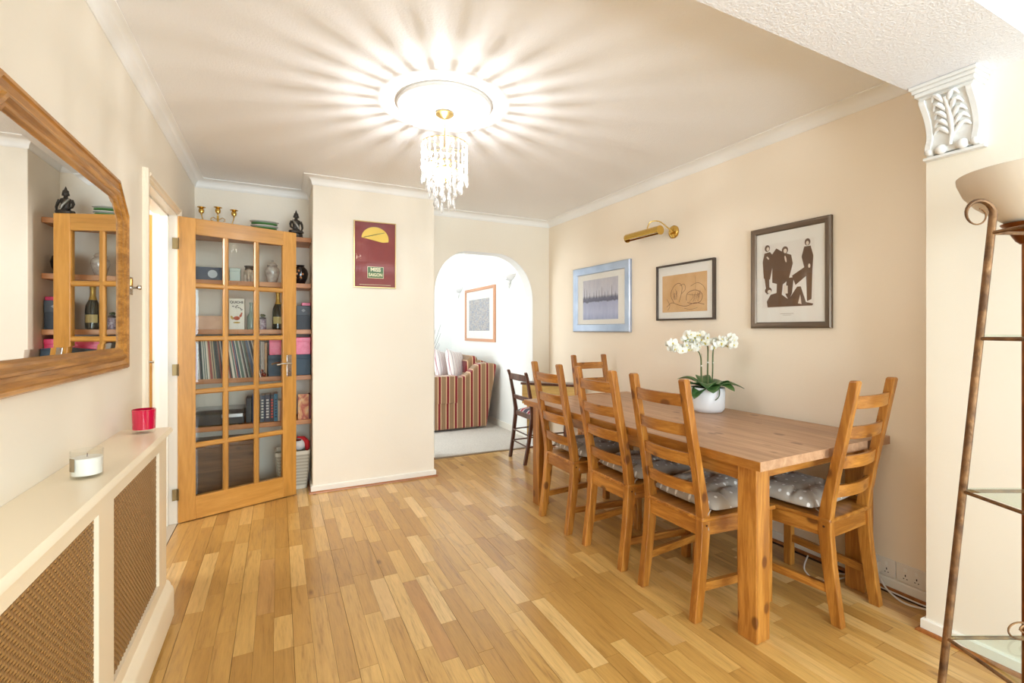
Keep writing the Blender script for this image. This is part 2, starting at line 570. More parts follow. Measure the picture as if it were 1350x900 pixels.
# far room shell
struct(box_obj('ceiling', FARW, -0.8, 2.75, YB + .16, 7.75, HC, HC + .08), 'white sitting room ceiling', 'ceiling')
fwr = struct(box_obj('wall_far_right', FARW, 2.56, 2.70, YB + 0.155, 7.75, 0, HC + .03), 'white sitting room wall with picture and wall lights', 'wall')
struct(box_obj('wall_far_end', FARW, -0.8, 2.56, 7.55, 7.65, 0, HC + .03), 'white end wall of the sitting room', 'wall')
m = MB(); m.box(-0.72, -0.6, YB + .16, 4.7, 0, HC + .03); m.box(-0.72, -.6, 6.5, 7.55, 0, HC + .03); m.box(-.72, -.6, 4.7, 6.5, 0, .6); m.box(-.72, -.6, 4.7, 6.5, 2.1, HC + .03)
struct(m.build('wall_far_left', FARW), 'sitting room window wall', 'wall')
wn = struct(MB().box(-.7, -.64, 4.7, 6.5, .6, .65).box(-.7, -.64, 4.7, 6.5, 2.05, 2.1).box(-.7, -.64, 4.7, 4.75, .65, 2.05).box(-.7, -.64, 6.45, 6.5, .65, 2.05).box(-.7, -.64, 5.57, 5.63, .65, 2.05)
            .build('window_2', TRIM), 'sitting room window on its left side', 'window')
box_obj('glass_pane', GLASS, -.672, -.668, 4.75, 5.57, .65, 2.05, wn); box_obj('glass_pane', GLASS, -.672, -.668, 5.63, 6.45, .65, 2.05, wn)
struct(box_obj('wall_far_near', FARW, -0.8, CXR, YB + 0.155, YB + 0.2, 0, HC + .03), 'sitting room side of the chimney wall', 'wall')
struct(MB().box(2.545, 2.56, YB + .16, 7.55, 0.006, .085).build('baseboard_far_right', TRIM, bevel=.004), 'white skirting of the sitting room wall', 'baseboard')

# hall shell
m = MB(); m.box(-1.75, -1.65, 1.1, 5.05, 0, HC + .03); m.box(-1.65, LW - T, 1.1, 1.2, 0, HC + .03); m.box(-1.65, LW - T, 4.9, 5.0, 0, HC + .03)
struct(m.build('wall_hall', FARW), 'white hall walls seen through the doorway', 'wall')
wn = struct(MB().box(-1.655, -1.645, 2.85, 3.43, 1.30, 1.34).box(-1.655, -1.645, 2.85, 3.43, 2.16, 2.2).box(-1.655, -1.645, 2.85, 2.89, 1.34, 2.16).box(-1.655, -1.645, 3.39, 3.43, 1.34, 2.16).build('window_3', TRIM), 'small hall window opposite the doorway', 'window')
box_obj('glass_pane', P('frosted pane', S(235, 238, 240), .3), -1.652, -1.648, 2.89, 3.39, 1.34, 2.16, wn)
struct(box_obj('ceiling', FARW, -1.75, LW - T, 1.1, 5.0, HC, HC + .08), 'white hall ceiling', 'ceiling')

# coving: profile swept along inner wall line, each run a trim
def cove(n, pts, label, closed=False):
    """pts: wall line, room on the left side of travel"""
    prof = []
    p_ = 0.065
    prof.append((0.0, -p_)); prof.append((0.004, -p_)); prof.append((0.006, -p_ + 0.004))
    for i in range(7):
        a = i / 6 * math.pi / 2
        prof.append((p_ - 0.006 - (p_ - 0.014) * math.cos(a), -p_ + 0.006 + (p_ - 0.012) * math.sin(a)))
    prof.append((p_, -0.005)); prof.append((p_, 0.0)); prof.append((0, 0))
    rings = []
    k = len(pts)
    for i, p in enumerate(pts):
        p = Vector(p)
        d0 = (p - Vector(pts[i - 1])).normalized() if i > 0 else None
        d1 = (Vector(pts[i + 1]) - p).normalized() if i < k - 1 else None
        if d0 is None: d0 = d1
        if d1 is None: d1 = d0
        n0 = Vector((-d0.y, d0.x)); n1 = Vector((-d1.y, d1.x)); q = n0 + n1; q = q / q.dot(n0)
        rings.append([(p.x + q.x * o, p.y + q.y * o, HC + z) for o, z in prof])
    m = MB(); m.loft(rings)
    return struct(m.build('trim_%d' % n, COVE, smooth=True, sharp=50), label, 'trim')


cove(3, [(RW, 1.012), (RW, YB), (CXR, YB), (CXR, YC), (CXL, YC), (CXL, YA), (LW, YA), (LW, 1.012)], 'white concave coving round the dining room ceiling')
cove(4, [(LW, 0.64), (LW, -2.3), (PW, -2.3), (PW, 0.64)], 'white coving round the near room ceiling')


def skirting(n, pts, label, h=0.055, t=0.014, quad=True, z0=0.0):
    prof = [(0, z0), (t, z0), (t, h - .006), (t - .005, h), (0, h)]
    rings = []; rq = []
    k = len(pts)
    for i, p in enumerate(pts):
        p = Vector(p)
        d0 = (p - Vector(pts[i - 1])).normalized() if i > 0 else None
        d1 = (Vector(pts[i + 1]) - p).normalized() if i < k - 1 else None
        if d0 is None: d0 = d1
        if d1 is None: d1 = d0
        n0 = Vector((-d0.y, d0.x)); n1 = Vector((-d1.y, d1.x)); q = n0 + n1; q = q / q.dot(n0)
        rings.append([(p.x + q.x * o, p.y + q.y * o, z) for o, z in prof])
        rq.append([(p.x + q.x * o, p.y + q.y * o, z) for o, z in ((t, 0.0005), (t + .014, .0005), (t + .012, .008), (t + .006, .013), (t, .014))])
    b = struct(MB().loft(rings).build('baseboard_%s' % n, TRIM), label, 'baseboard')
    if quad:
        MB().loft(rq).build('quadrant_bead', wood('quadrant oak', S(150, 90, 40), S(180, 112, 56), 'x', knots=False), b)
    return b


skirting('right', [(RW, 0.99), (RW, YB), (2.44, YB)], 'white skirting along the peach right wall')
skirting('chimney', [(1.35, YB), (CXR, YB), (CXR, YC), (CXL, YC), (CXL, YA)], 'white skirting round the chimney breast with oak bead')
skirting('pilaster', [(PW, -2.3), (PW, 0.99), (RW, 0.99)], 'white skirting round the wall pier')
skirting('left', [(LW, DY0 - .07), (LW, 2.47)], 'short piece of white skirting left of the doorway', quad=False)

# door frame (lining, stops, architraves)
AR = P('cream architrave gloss', S(243, 230, 208), 0.3)
frame = MB()
frame.box(LW - T, LW, DY0, DY0 + 0.012, 0, DZ); frame.box(LW - T, LW, DY1 - 0.012 + .03, DY1 + .03, 0, DZ); frame.box(LW - T, LW, DY0, DY1 + .03, DZ - 0.012, DZ)
frame.box(LW - .085, LW - .045, DY0 + .012, DY0 + .024, 0, DZ - .012); frame.box(LW - .085, LW - .045, DY1 - .006, DY1 + .018, 0, DZ - .012); frame.box(LW - .085, LW - .045, DY0 + .012, DY1 + .018, DZ - .024, DZ - .012)
dfr = struct(frame.build('trim_5', TRIM), 'white painted door lining with stops', 'trim')
for nm, bx in (('architrave', (DY0 - .07, DY0 + .004, 0, DZ + .035)), ('architrave', (DY1 + .02, DY1 + .075, 0, DZ + .035)), ('architrave', (DY0 + .004, DY1 + .02, DZ - .004, DZ + .035))):
    a_, b_, c_, d_ = bx
    mm = MB()
    if b_ - a_ < 0.1:  # upright
        pr_ = [(0, a_), (.012, a_), (.022, a_ + .012), (.022, a_ + .03), (.014, a_ + .04), (.014, b_ - .01), (.006, b_), (0, b_)]
        mm.loft([[(LW + x, y, c_) for x, y in pr_], [(LW + x, y, d_) for x, y in pr_]])
    else:
        pr_ = [(0, c_), (.006, c_), (.014, c_ + .008), (.014, c_ + .016), (.022, c_ + .022), (.022, d_ - .008), (.012, d_), (0, d_)]
        mm.loft([[(LW + x, a_, z) for x, z in pr_], [(LW + x, b_, z) for x, z in pr_]])
    mm.build(nm, AR, dfr)

# ------------------------------------------------------------------ glazed door leaf
PINE = {a: wood('door oak ' + a, S(190, 134, 58), S(208, 152, 74), a, 0.32, knots=False, coat=0.4, freq=0.8) for a in 'xz'}
da = math.atan2(0.26, 0.697)
door = struct(bpy.data.objects.new('door_1', None), 'glazed fifteen-pane honey oak door standing open in front of the alcove shelves', 'door')
COL.objects.link(door); door.location = (-0.578, 3.66, 0); door.rotation_euler = (0, 0, da)
DWID, DH, DT = 0.744, 1.978, 0.038
s0, s1 = 0.096, DWID - 0.096
b0, b1, cb = 0.155, 1.872, 0.035
ph = (b1 - b0 - 4 * cb) / 5; pw = (s1 - s0 - 2 * cb) / 3
for nm, x0, x1 in (('stile', 0, s0), ('stile', s1, DWID)):
    box_obj(nm, PINE['z'], x0, x1, 0, DT, 0.006, DH, door, bevel=.002)
box_obj('rail', PINE['x'], s0, s1, 0.0005, DT - .0005, b1, DH, door, bevel=.002)
box_obj('rail', PINE['x'], s0, s1, 0.0005, DT - .0005, 0.006, b0, door, bevel=.002)


def bar_prof(c, w_):
    h = w_ / 2
    return [(c - h, 0.012), (c - h + .008, 0.003), (c + h - .008, .003), (c + h, .012), (c + h, DT - .012), (c + h - .008, DT - .003), (c - h + .008, DT - .003), (c - h, DT - .012)]


for i in (1, 2):
    c = s0 + i * pw + (i - .5) * cb
    pr_ = bar_prof(c, cb)
    MB().loft([[(x, y, b0) for x, y in pr_], [(x, y, b1) for x, y in pr_]]).build('glazing_bar', PINE['z'], door)
for j in (1, 2, 3, 4):
    c = b0 + j * ph + (j - .5) * cb
    pr_ = bar_prof(c, cb - .001)
    for i in range(3):
        xa = s0 + i * (pw + cb)
        MB().loft([[(xa - (.01 if i else 0), y, z) for z, y in pr_], [(xa + pw + (.01 if i < 2 else 0), y, z) for z, y in pr_]]).build('glazing_bar', PINE['x'], door)
for j in range(5):
    for i in range(3):
        xa = s0 + i * (pw + cb); za = b0 + j * (ph + cb)
        m = MB()
        e = 0.018
        o_ = [(xa, za), (xa + pw, za), (xa + pw, za + ph), (xa, za + ph)]
        i_ = [(xa + e, za + e), (xa + pw - e, za + e), (xa + pw - e, za + ph - e), (xa + e, za + ph - e)]
        m.loft([[(x, .021, z) for x, z in o_], [(x, .0185, z) for x, z in o_], [(x, .0165, z) for x, z in i_]], caps=True)
        m.build('glass_pane', GLASS, door)
HB = P('aged brass hinge', S(140, 120, 84), 0.35, 0.9)
for z in (1.80, 0.99, 0.19):
    hg = MB().box(-0.030, 0.002, 0.006, 0.010, z - .036, z + .036)
    hg.tube([(-.001, .0, z - .037), (-.001, .0, z + .037)], .0055, 8)
    hg.build('hinge', HB, door)
# lever handle on an oblong plate, both faces
for sgn, yb in ((-1, 0.0), (1, DT)):
    h = MB(); y_a, y_b = sorted((yb, yb + sgn * .006)); h.box(.672, .708, y_a, y_b, .90, 1.06)
    hp = h.build('door_handle', CHROME, door, bevel=.002)
    lv = MB(); yy = yb + sgn * .038
    lv.tube([(.690, yb, .995), (.690, yy, .995)], .008, 10)
    lv.tube([(.694, yy, .995), (.67, yy + sgn * .004, .996), (.63, yy + sgn * .002, .999), (.592, yy - sgn * .004, .992)], [.008, .0075, .006, .007], 10)
    lv.build('lever', CHROME, hp, smooth=True)
    kh = MB(); kh.tube([(.690, yb + sgn * .006, .94), (.690, yb + sgn * .0085, .94)], .006, 12); kh.build('keyhole', BLACK, hp)

# orange door standing in the hall
hd = struct(bpy.data.objects.new('door_2', None), 'plain orange-brown hall door seen as a narrow strip through the doorway', 'door')
COL.objects.link(hd); hd.location = (-1.53, 3.97, 0)
box_obj('door_panel', PINE['z'], 0, .757, 0, .04, .006, 2.03, hd, bevel=.003)
lv = MB(); lv.tube([(.70, 0, 1.03), (.70, -.04, 1.03), (.72, -.045, 1.03), (.78, -.045, 1.03)], .008, 8); lv.build('door_handle', CHROME, hd, smooth=True)
struct(box_obj('trim_6', TRIM, -.77, LW - T, 3.955, 4.03, 0, 2.1), 'white frame of the hall door', 'trim')

# ------------------------------------------------------------------ alcove shelves
SHW = wood('shelf oak', S(186, 120, 62), S(212, 148, 86), 'x', 0.45, knots=False, freq=.8)
SZ = [1.98, 1.615, 1.25, 0.887, 0.535]
YS = 4.09
nmz = ['topmost', 'second from the top', 'third from the top', 'fourth from the top', 'lowest']
for z, nm in zip(SZ, nmz):
    s_ = box_obj('shelf', SHW, LW + .001, CXL - .001, YS, YA - .001, z - .036, z, bevel=.002)
    tag(s_, 'oak shelf in the alcove behind the glazed door, %s' % nm, 'shelf', 'alcove shelves')


def carton(name, label, cat, x0, x1, y0, y1, z0, z1, mat, lidh=0.0, lid=None, group=None):
    t = thing(name, label, cat, ((x0 + x1) / 2, (y0 + y1) / 2, z0), 0, group)
    hx, hy, h = (x1 - x0) / 2, (y1 - y0) / 2, z1 - z0
    box_obj('body', mat, -hx + .002, hx - .002, -hy + .002, hy - .002, 0, h - (lidh or 0), t, bevel=.002)
    if lidh: box_obj('lid', lid or mat, -hx, hx, -hy, hy, h - lidh - .004, h, t, bevel=.003)
    return t


NAVY = P('navy card', S(44, 58, 84), .5); SLATE = P('slate blue card', S(52, 74, 92), .55, var=(8, S(62, 84, 100)))
PINK = P('hot pink foil', S(226, 34, 92), .3, var=(30, S(240, 70, 120)))
CERAM = P('white ceramic', S(235, 232, 224), .2, coat=.5)
# top shelf: candelabra
z = SZ[0]
t = thing('candelabra', 'three-armed polished brass candelabra on the top shelf above the door', 'candelabra', (-0.412, 4.18, z))
m = MB(); m.lathe([(0, 0), (.05, 0), (.05, .005), (.035, .012), (.012, .02), (.008, .05), (.012, .06), (.007, .08), (.007, .13)], 20); m.build('stem', BRASS, t, smooth=True)
for sx, hz in ((-1, .155), (0, .165), (1, .155)):
    if sx:
        a = MB(); a.tube([(0, 0, .075), (sx * .03, 0, .06), (sx * .06, 0, .05), (sx * .09, 0, .07), (sx * .102, 0, .11), (sx * .105, 0, hz - .02)], .0035, 8)
        a.tube([(sx * .008, 0, .10), (sx * .03, 0, .115), (sx * .045, 0, .105), (sx * .045, 0, .09), (sx * .033, 0, .088)], .003, 8)
        a.build('arm', BRASS, t, smooth=True)
    c = MB(); c.lathe([(0, -.03), (.006, -.03), (.006, -.02), (.016, -.015), (.019, 0), (.017, .012), (.012, .018), (.028, .024), (.028, .027), (.011, .026), (.010, .01), (0, .01)], 18, (sx * .105, 0, hz))
    c.build('candle_cup', BRASS, t, smooth=True)
# stack of leaf dishes
t = thing('dish_stack', 'low stack of white and green leaf dishes on the top shelf', 'dish', (-0.10, 4.17, z))
GR = P('green glaze', S(96, 150, 84), .3)
for k, (mt, rr) in enumerate(((GR, .085), (CERAM, .09), (GR, .088), (CERAM, .095), (GR, .092), (CERAM, .10))):
    zz = .008 + k * .017
    m = MB(); m.lathe([(0, 0), (rr * .6, 0), (rr, .014), (rr + .002, .018), (rr * .6, .006), (0, .006)], 20, (0, 0, zz if k else 0), 1.0, .75); m.build('dish', mt, t, smooth=True)
# seated buddha
BUD = P('dark bronze', S(62, 56, 50), .42, .3, bmp=(60, .2)); BUD2 = P('aged silver robe', S(150, 146, 138), .4, .6)
t = thing('buddha_statue', 'dark seated buddha statue with pointed headdress on the top shelf', 'statue', (0.124, 4.13, z), R(10))
m = MB(); m.lathe([(0, 0), (.046, 0), (.050, .008), (.045, .016), (.048, .026), (.042, .03), (0, .03)], 24, (0, 0, 0), 1.05, .75); m.build('base', BUD, t, smooth=True)
m = MB()
m.tube([(-.044, .0, .046), (-.034, -.026, .043), (.006, -.036, .044), (.026, -.028, .048)], [.013, .014, .012, .007], 10)
m.tube([(.044, 0, .046), (.034, -.024, .043), (-.004, -.032, .052), (-.024, -.028, .054)], [.013, .014, .011, .007], 10)
m.lathe([(0, .03), (.034, .03), (.036, .045), (.028, .062), (.024, .08), (.027, .105), (.034, .126), (.028, .138), (.013, .144), (.011, .155), (0, .16)], 20, (0, 0, 0), 1.0, .62)
m.tube([(-.033, 0, .13), (-.043, -.002, .105), (-.042, -.014, .08), (-.02, -.028, .064)], [.010, .009, .0075, .006], 9)
m.tube([(.033, 0, .13), (.043, -.002, .105), (.044, -.014, .078), (.034, -.030, .054)], [.010, .009, .0075, .006], 9)
m.ball((0, -.002, .171), .0185, 16, 10, 1.2)
m.tube([(-.018, 0, .174), (-.0195, 0, .158)], .003, 6); m.tube([(.018, 0, .174), (.0195, 0, .158)], .003, 6)
m.tube([(0, -.0195, .175), (0, -.0235, .168)], [.002, .003], 6)
m.build('figure', BUD, t, smooth=True)
m = MB(); m.tube([(-.028, -.014, .138), (-.012, -.022, .112), (.008, -.024, .088), (.016, -.022, .068)], [.005, .009, .010, .006], 9); m.build('robe', BUD2, t, smooth=True)
m = MB(); m.lathe([(0, .0), (.0175, .0), (.015, .008), (.009, .012), (.007, .02), (.002, .034), (0, .038)], 14, (0, 0, .184)); m.build('headdress', BUD, t, smooth=True)

# second shelf
z = SZ[1]
t = carton('storage_box', 'long navy box with pale ring mark at the left of the second shelf', 'box', -.552, -.366, 4.11, 4.34, z, z + .095, NAVY)
m = MB(); m.lathe([(.026, 0), (.03, 0), (.03, .002), (.026, .002)], 28); r_ = m.build('ring_mark', P('pale print', S(196, 206, 216), .6), t); r_.rotation_euler = (R(90), 0, 0); r_.location = (.02, -.1128, .045)
carton('tea_caddy', 'pale green rectangular caddy beside the elephant figurine', 'box', -.335, -.262, 4.14, 4.24, z, z + .10, P('pale green tin', S(196, 212, 204), .4), .02)
t = thing('elephant_figurine', 'small cream elephant figurine carrying a dark howdah, second shelf', 'figurine', (-.205, 4.16, z))
EL = P('cream stone', S(218, 206, 190), .4, var=(20, S(190, 172, 152)))
m = MB(); m.ball((0, 0, .066), .038, 16, 10, .85); m.ball((0, -.034, .075), .024, 12, 8); m.tube([(0, -.05, .072), (0, -.062, .05), (0, -.060, .025), (0, -.066, .012)], [.013, .010, .008, .006], 9)
for sx in (-1, 1): m.lathe([(0, 0), (.021, .004), (.021, .006), (0, .008)], 12, (sx * .026, -.03, .07), .5, 1)
m.build('body', EL, t, smooth=True)
for sx in (-.022, .022):
    for sy in (-.022, .022): MB().lathe([(0, 0), (.014, 0), (.012, .03), (.016, .05)], 10, (sx, sy, 0)).build('leg', EL, t, smooth=True)
m = MB(); m.lathe([(0, .095), (.03, .095), (.026, .108), (.034, .122), (.028, .124), (.012, .112), (0, .112)], 14); m.build('howdah', P('dark wood', S(70, 48, 34), .5), t, smooth=True)
t = thing('ginger_jar', 'lidded white ginger jar with faint figures on the second shelf', 'jar', (-.045, 4.17, z))
JAR = P('crackle porcelain', S(226, 222, 214), .22, coat=.5, var=(26, S(178, 164, 156)))
MB().lathe([(0, 0), (.03, 0), (.034, .01), (.044, .05), (.053, .085), (.05, .11), (.034, .128), (.03, .134), (0, .134)], 26).build('body', JAR, t, smooth=True)
MB().lathe([(0, 0), (.037, 0), (.037, .006), (.026, .02), (.01, .028), (.005, .032), (.009, .038), (.008, .044), (0, .047)], 22, (0, 0, .134)).build('lid', JAR, t, smooth=True)
t = thing('vase', 'round black vase with orange painted flowers at the right of the second shelf', 'vase', (.155, 4.17, z))
BL = P('black glaze', S(28, 22, 24), .15, coat=.6)
MB().lathe([(0, 0), (.028, 0), (.036, .008), (.054, .05), (.06, .085), (.052, .118), (.032, .138), (.028, .145), (.034, .152), (.028, .152), (.02, .14), (0, .13)], 28).build('body', BL, t, smooth=True)
m = MB()
for k in range(5):
    a = R(-130 + k * 14); zz = .05 + (k % 3) * .026; rr = .0615 if k % 3 else .0565
    cxx, cyy = rr * math.cos(a), rr * math.sin(a)
    m.ball((cxx * .97, cyy * .97, zz), .0085, 8, 5)
m.build('painted_flowers', P('orange enamel', S(222, 150, 96), .4), t, smooth=True)

# third shelf
z = SZ[2]
PW_ = P('pink beech', S(206, 160, 130), .5, var=(10, S(222, 184, 150)))
carton('wooden_box', 'pinkish wooden keepsake box at the left of the third shelf', 'box', -.545, -.372, 4.12, 4.30, z, z + .10, PW_, .03)
t = carton('kitchen_tin', 'tall white enamel tin painted with a rooster and flowers', 'tin', -.338, -.232, 4.12, 4.22, z, z + .235, P('white enamel', S(232, 228, 214), .3), .0)
DK = P('dark brown print', S(58, 44, 38), .6); RD = P('terracotta print', S(188, 84, 46), .6); YL = P('mustard print', S(196, 160, 60), .6)
text_part('QUICHE', .024, DK, t, (0, -.0487, .205), sx=1.0, bold=.0006)
m = MB()
for (x, zz, a) in ((-.025, .17, 20), (-.01, .165, -30), (.012, .16, 40), (.022, .155, -10), (.005, .175, 80), (.034, .145, 60)):
    for k in range(3):
        b_ = R(a + k * 50); m.poly([(x + .001 * math.cos(b_ + 1.5), -.0486, zz + .001 * math.sin(b_ + 1.5)), (x + .008 * math.cos(b_ - .3), -.0486, zz + .008 * math.sin(b_ - .3)), (x + .011 * math.cos(b_), -.0486, zz + .011 * math.sin(b_)), (x + .008 * math.cos(b_ + .3), -.0486, zz + .008 * math.sin(b_ + .3))])
m.build('painted_flowers', DK, t, fix=False)
def disc(m, cx, cz, rx, rz, y, n=18, a0=0.0, rot=0.0):
    m.poly([(cx + rx * math.cos(2 * math.pi * k / n + a0) * math.cos(rot) - rz * math.sin(2 * math.pi * k / n + a0) * math.sin(rot), y,
             cz + rx * math.cos(2 * math.pi * k / n + a0) * math.sin(rot) + rz * math.sin(2 * math.pi * k / n + a0) * math.cos(rot)) for k in range(n)])
m = MB(); disc(m, .0, .085, .022, .015, -.0486); disc(m, .026, .105, .008, .014, -.0486, rot=-.4); disc(m, .032, .122, .006, .006, -.0486); m.build('painted_rooster', RD, t, fix=False)
m = MB(); disc(m, -.03, .088, .008, .016, -.0485, rot=.5); disc(m, 0, .052, .024, .006, -.0486); m.build('painted_tail', YL, t, fix=False)
t = thing('glass_bottle', 'slim grey-green glass bottle beside the rooster tin', 'bottle', (-.193, 4.2, z))
MB().lathe([(0, 0), (.026, 0), (.028, .01), (.028, .10), (.012, .13), (.009, .19), (.012, .2), (.012, .21), (0, .21)], 20).build('body', P('grey green glass', S(150, 168, 158), .12, coat=.3), t, smooth=True)
t = thing('ornament_jar', 'small patterned jar with a berry-topped lid, third shelf', 'jar', (-.112, 4.16, z))
MB().lathe([(0, 0), (.024, 0), (.026, .006), (.026, .075), (.022, .08), (0, .08)], 18).build('body', P('striped enamel', S(196, 186, 196), .3, var=(60, S(110, 70, 90))), t, smooth=True)
m = MB(); m.lathe([(0, 0), (.024, 0), (.022, .012), (.01, .018), (0, .018)], 16, (0, 0, .08))
m.build('lid', P('dark lid', S(74, 60, 62), .4), t, smooth=True)
m = MB()
for k in range(5): m.ball((.010 * math.cos(k * 1.26), .010 * math.sin(k * 1.26), .108 + .004 * (k % 2)), .009, 8, 6)
m.build('berries', P('berry green', S(90, 96, 66), .4), t, smooth=True)
t = thing('champagne_bottle', 'dark champagne bottle with gold foil neck and cream label', 'bottle', (-.005, 4.17, z))
MB().lathe([(0, .008), (.03, 0), (.041, .004), (.042, .02), (.042, .13), (.038, .165), (.024, .2), (0, .2)], 26).build('body', P('dark green glass', S(34, 40, 30), .08, coat=.6), t, smooth=True)
MB().lathe([(.0245, .198), (.017, .225), (.0155, .27), (.0175, .275), (.0175, .298), (.012, .305), (0, .305)], 22).build('foil', P('gold foil', S(206, 172, 84), .3, .6), t, smooth=True)
m = MB(); m.loft([[(.0426 * math.cos(R(-90 - 50 + 100 * k / 10)), .0426 * math.sin(R(-90 - 50 + 100 * k / 10)), zz) for k in range(11)] for zz in (.045, .1)], caps=False)
m.build('bottle_label', P('cream label', S(214, 202, 140), .5), t)
t = carton('cash_tin', 'black lidded box with grey panel on the right of the third shelf', 'box', .125, .228, 4.11, 4.30, z, z + .19, P('blue black card', S(46, 52, 60), .5), .075, P('grey print card', S(78, 84, 92), .5))
m = MB(); disc(m, 0, .151, .016, .014, -.0965, 4, math.pi / 4 * 0); m.build('diamond_motif', P('pale grey print', S(160, 164, 168), .6), t, fix=False)
tag(box_obj('pink_packet', PINK, .165, .229, 4.13, 4.26, z + .19, z + .215, bevel=.003), 'small flat pink packet lying on the black lidded box', 'packet')

# fourth shelf: records and boxes
z = SZ[3]
rr_ = random.Random(11)
cols_ = [S(226, 220, 205), S(40, 40, 46), S(200, 196, 188), S(120, 100, 80), S(70, 92, 120), S(235, 228, 214), S(60, 52, 48), S(160, 60, 44), S(196, 176, 140), S(86, 110, 96), S(214, 206, 196), S(30, 34, 44)]
cnt_ = {'left': -1, 'middle': -1}
CN_ = ['cream', 'black', 'light grey', 'brown', 'blue', 'ivory', 'dark brown', 'red', 'tan', 'grey green', 'off-white', 'navy']
ORD_ = ['first', 'second', 'third', 'fourth', 'fifth', 'sixth', 'seventh', 'eighth', 'ninth', 'tenth'] + [a + b for a, b in zip(['eleven', 'twelf', 'thirteen', 'fourteen', 'fifteen', 'sixteen', 'seventeen', 'eighteen', 'nineteen'], ['th'] * 9)] + ['twentieth'] + ['twenty-' + q for q in ('first', 'second', 'third', 'fourth', 'fifth', 'sixth', 'seventh', 'eighth', 'ninth')] + ['thirtieth'] + ['thirty-' + q for q in ('first', 'second', 'third')]
x = -.566
for k in range(56):
    wd = rr_.choice([.0045, .006, .0075, .009])
    lean = R(-2 - 11 * min(1, max(0, (x + .55) / .42)))
    c = rr_.choice(cols_)
    mt = P('sleeve %d' % cols_.index(c), c, .5)
    o = box_obj('record_sleeve', mt, 0, wd, 0, .30, 0, .305)
    o.location = (x + .02 + (.0 if k < 20 else .003), YS - .028 + rr_.uniform(0, .010), z + .0006 + abs(wd * math.sin(lean)) * 0)
    o.rotation_euler = (0, lean, 0)
    pane_ = 'left' if x < -.345 else 'middle'; cnt_[pane_] += 1
    tag(o, '%s record sleeve, %s from the left of those seen through the %s door pane' % (CN_[cols_.index(c)], ORD_[cnt_[pane_]], pane_), 'record', 'record sleeves on the fourth shelf')
    x += wd / math.cos(lean) + .0008
    if x > -.148: break
print('records', k, x)
tag(box_obj('grey_folder', P('grey card', S(170, 160, 150), .6), -.125, -.10, 4.12, 4.34, z, z + .27), 'grey upright folder between the records and the pink box', 'folder')
tag(box_obj('tan_folder', P('tan card', S(190, 150, 110), .6), -.098, -.082, 4.13, 4.34, z, z + .26), 'tan upright folder right against the blue box', 'folder')
m = MB(); m.ball((0, 0, .02), .02, 12, 8); m.ball((.028, -.004, .016), .016, 12, 8); m.ball((.012, .0, .042), .013, 12, 8)
o = m.build('ornament', P('black and red lacquer', S(40, 26, 26), .3, var=(40, S(150, 60, 40))), smooth=True); o.location = (-.128, 4.105, z); tag(o, 'little black and red knobbly ornament in front of the grey folder', 'ornament')
carton('storage_box', 'slate blue lidded storage box under the pink one', 'box', -.075, .229, 4.105, 4.35, z, z + .165, SLATE, .03)
carton('storage_box', 'hot pink foil storage box on top of the blue one', 'box', -.068, .229, 4.11, 4.35, z + .165, z + .30, PINK, .03)

# lowest shelf: hifi, books
z = SZ[4]
t = thing('record_player', 'black hi-fi unit with a silver fascia strip on the lowest shelf', 'hi-fi', (-.40, 4.10, z))
box_obj('body', P('black plastic', S(32, 32, 34), .3), -.165, .165, 0, .26, .008, .085, t, bevel=.003)
box_obj('fascia', P('silver fascia', S(196, 198, 200), .3, .6), .02, .155, -.004, 0, .058, .082, t)
for fx in (-.14, .14): MB().lathe([(0, 0), (.014, 0), (.014, .009), (0, .009)], 12, (fx, .03, 0)).build('foot', BLACK, t)
box_obj('dust_cover', glass('smoked cover', (.75, .76, .78, 1), .02), -.16, .16, .01, .25, .086, .115, t)
tag(box_obj('speaker_box', BLACK, -.226, -.186, 4.14, 4.3, z, z + .19, bevel=.003), 'narrow black box standing between hi-fi and the books', 'speaker')
books = [(-.182, .020, .225, S(40, 70, 110), 'tall navy hardback, first book right of the black box'),
         (-.160, .018, .215, S(60, 110, 150), 'blue hardback second in the row of books'),
         (-.128, .03, .205, S(44, 56, 74), 'thick dark blue paperback in the row, just right of the door bar'),
         (-.096, .035, .208, S(52, 44, 60), 'thick dark purple book with pale lettering'),
         (-.059, .024, .208, S(34, 30, 34), 'black book with red lettering'),
         (-.033, .026, .213, S(66, 128, 158), 'light blue book left of the small paperbacks'),
         (-.006, .013, .16, S(220, 208, 190), 'short cream paperback next to the light blue book'),
         (.009, .012, .155, S(196, 150, 130), 'short salmon paperback in the small trio'),
         (.023, .014, .165, S(206, 190, 160), 'short beige paperback at the right of the small trio')]
for i, (bx, bw, bh, bc, lb) in enumerate(books):
    t = thing('book', lb, 'book', (bx, 4.115, z), 0, 'books on the lowest shelf')
    box_obj('cover', P('book cover %d' % i, bc, .45), 0, bw, 0, .14, 0, bh, t, bevel=.0015)
    box_obj('pages', WHITE, .002, bw - .002, .004, .1405, bh - .003, bh + .0003, t)
    if i in (2, 3, 4, 5):
        text_part(['STORM', 'LEGEND', 'NIGHT', 'OCEAN'][i - 2] if 0 else '', .01, WHITE, t, (0, 0, 0)) if 0 else None
        m = MB()
        for q in range(7): m.box(bw * .25, bw * .75, -.0006, .0002, .03 + q * .022, .03 + q * .022 + .012)
        m.build('spine_print', P('spine print %d' % i, S(*((214, 210, 200), (214, 206, 200), (214, 70, 50), (30, 50, 80))[i - 2]), .6), t)
t = thing('book', 'large colourful picture book facing out at the right end of the lowest shelf', 'book', (.137, 4.11, z), 0, 'books on the lowest shelf')
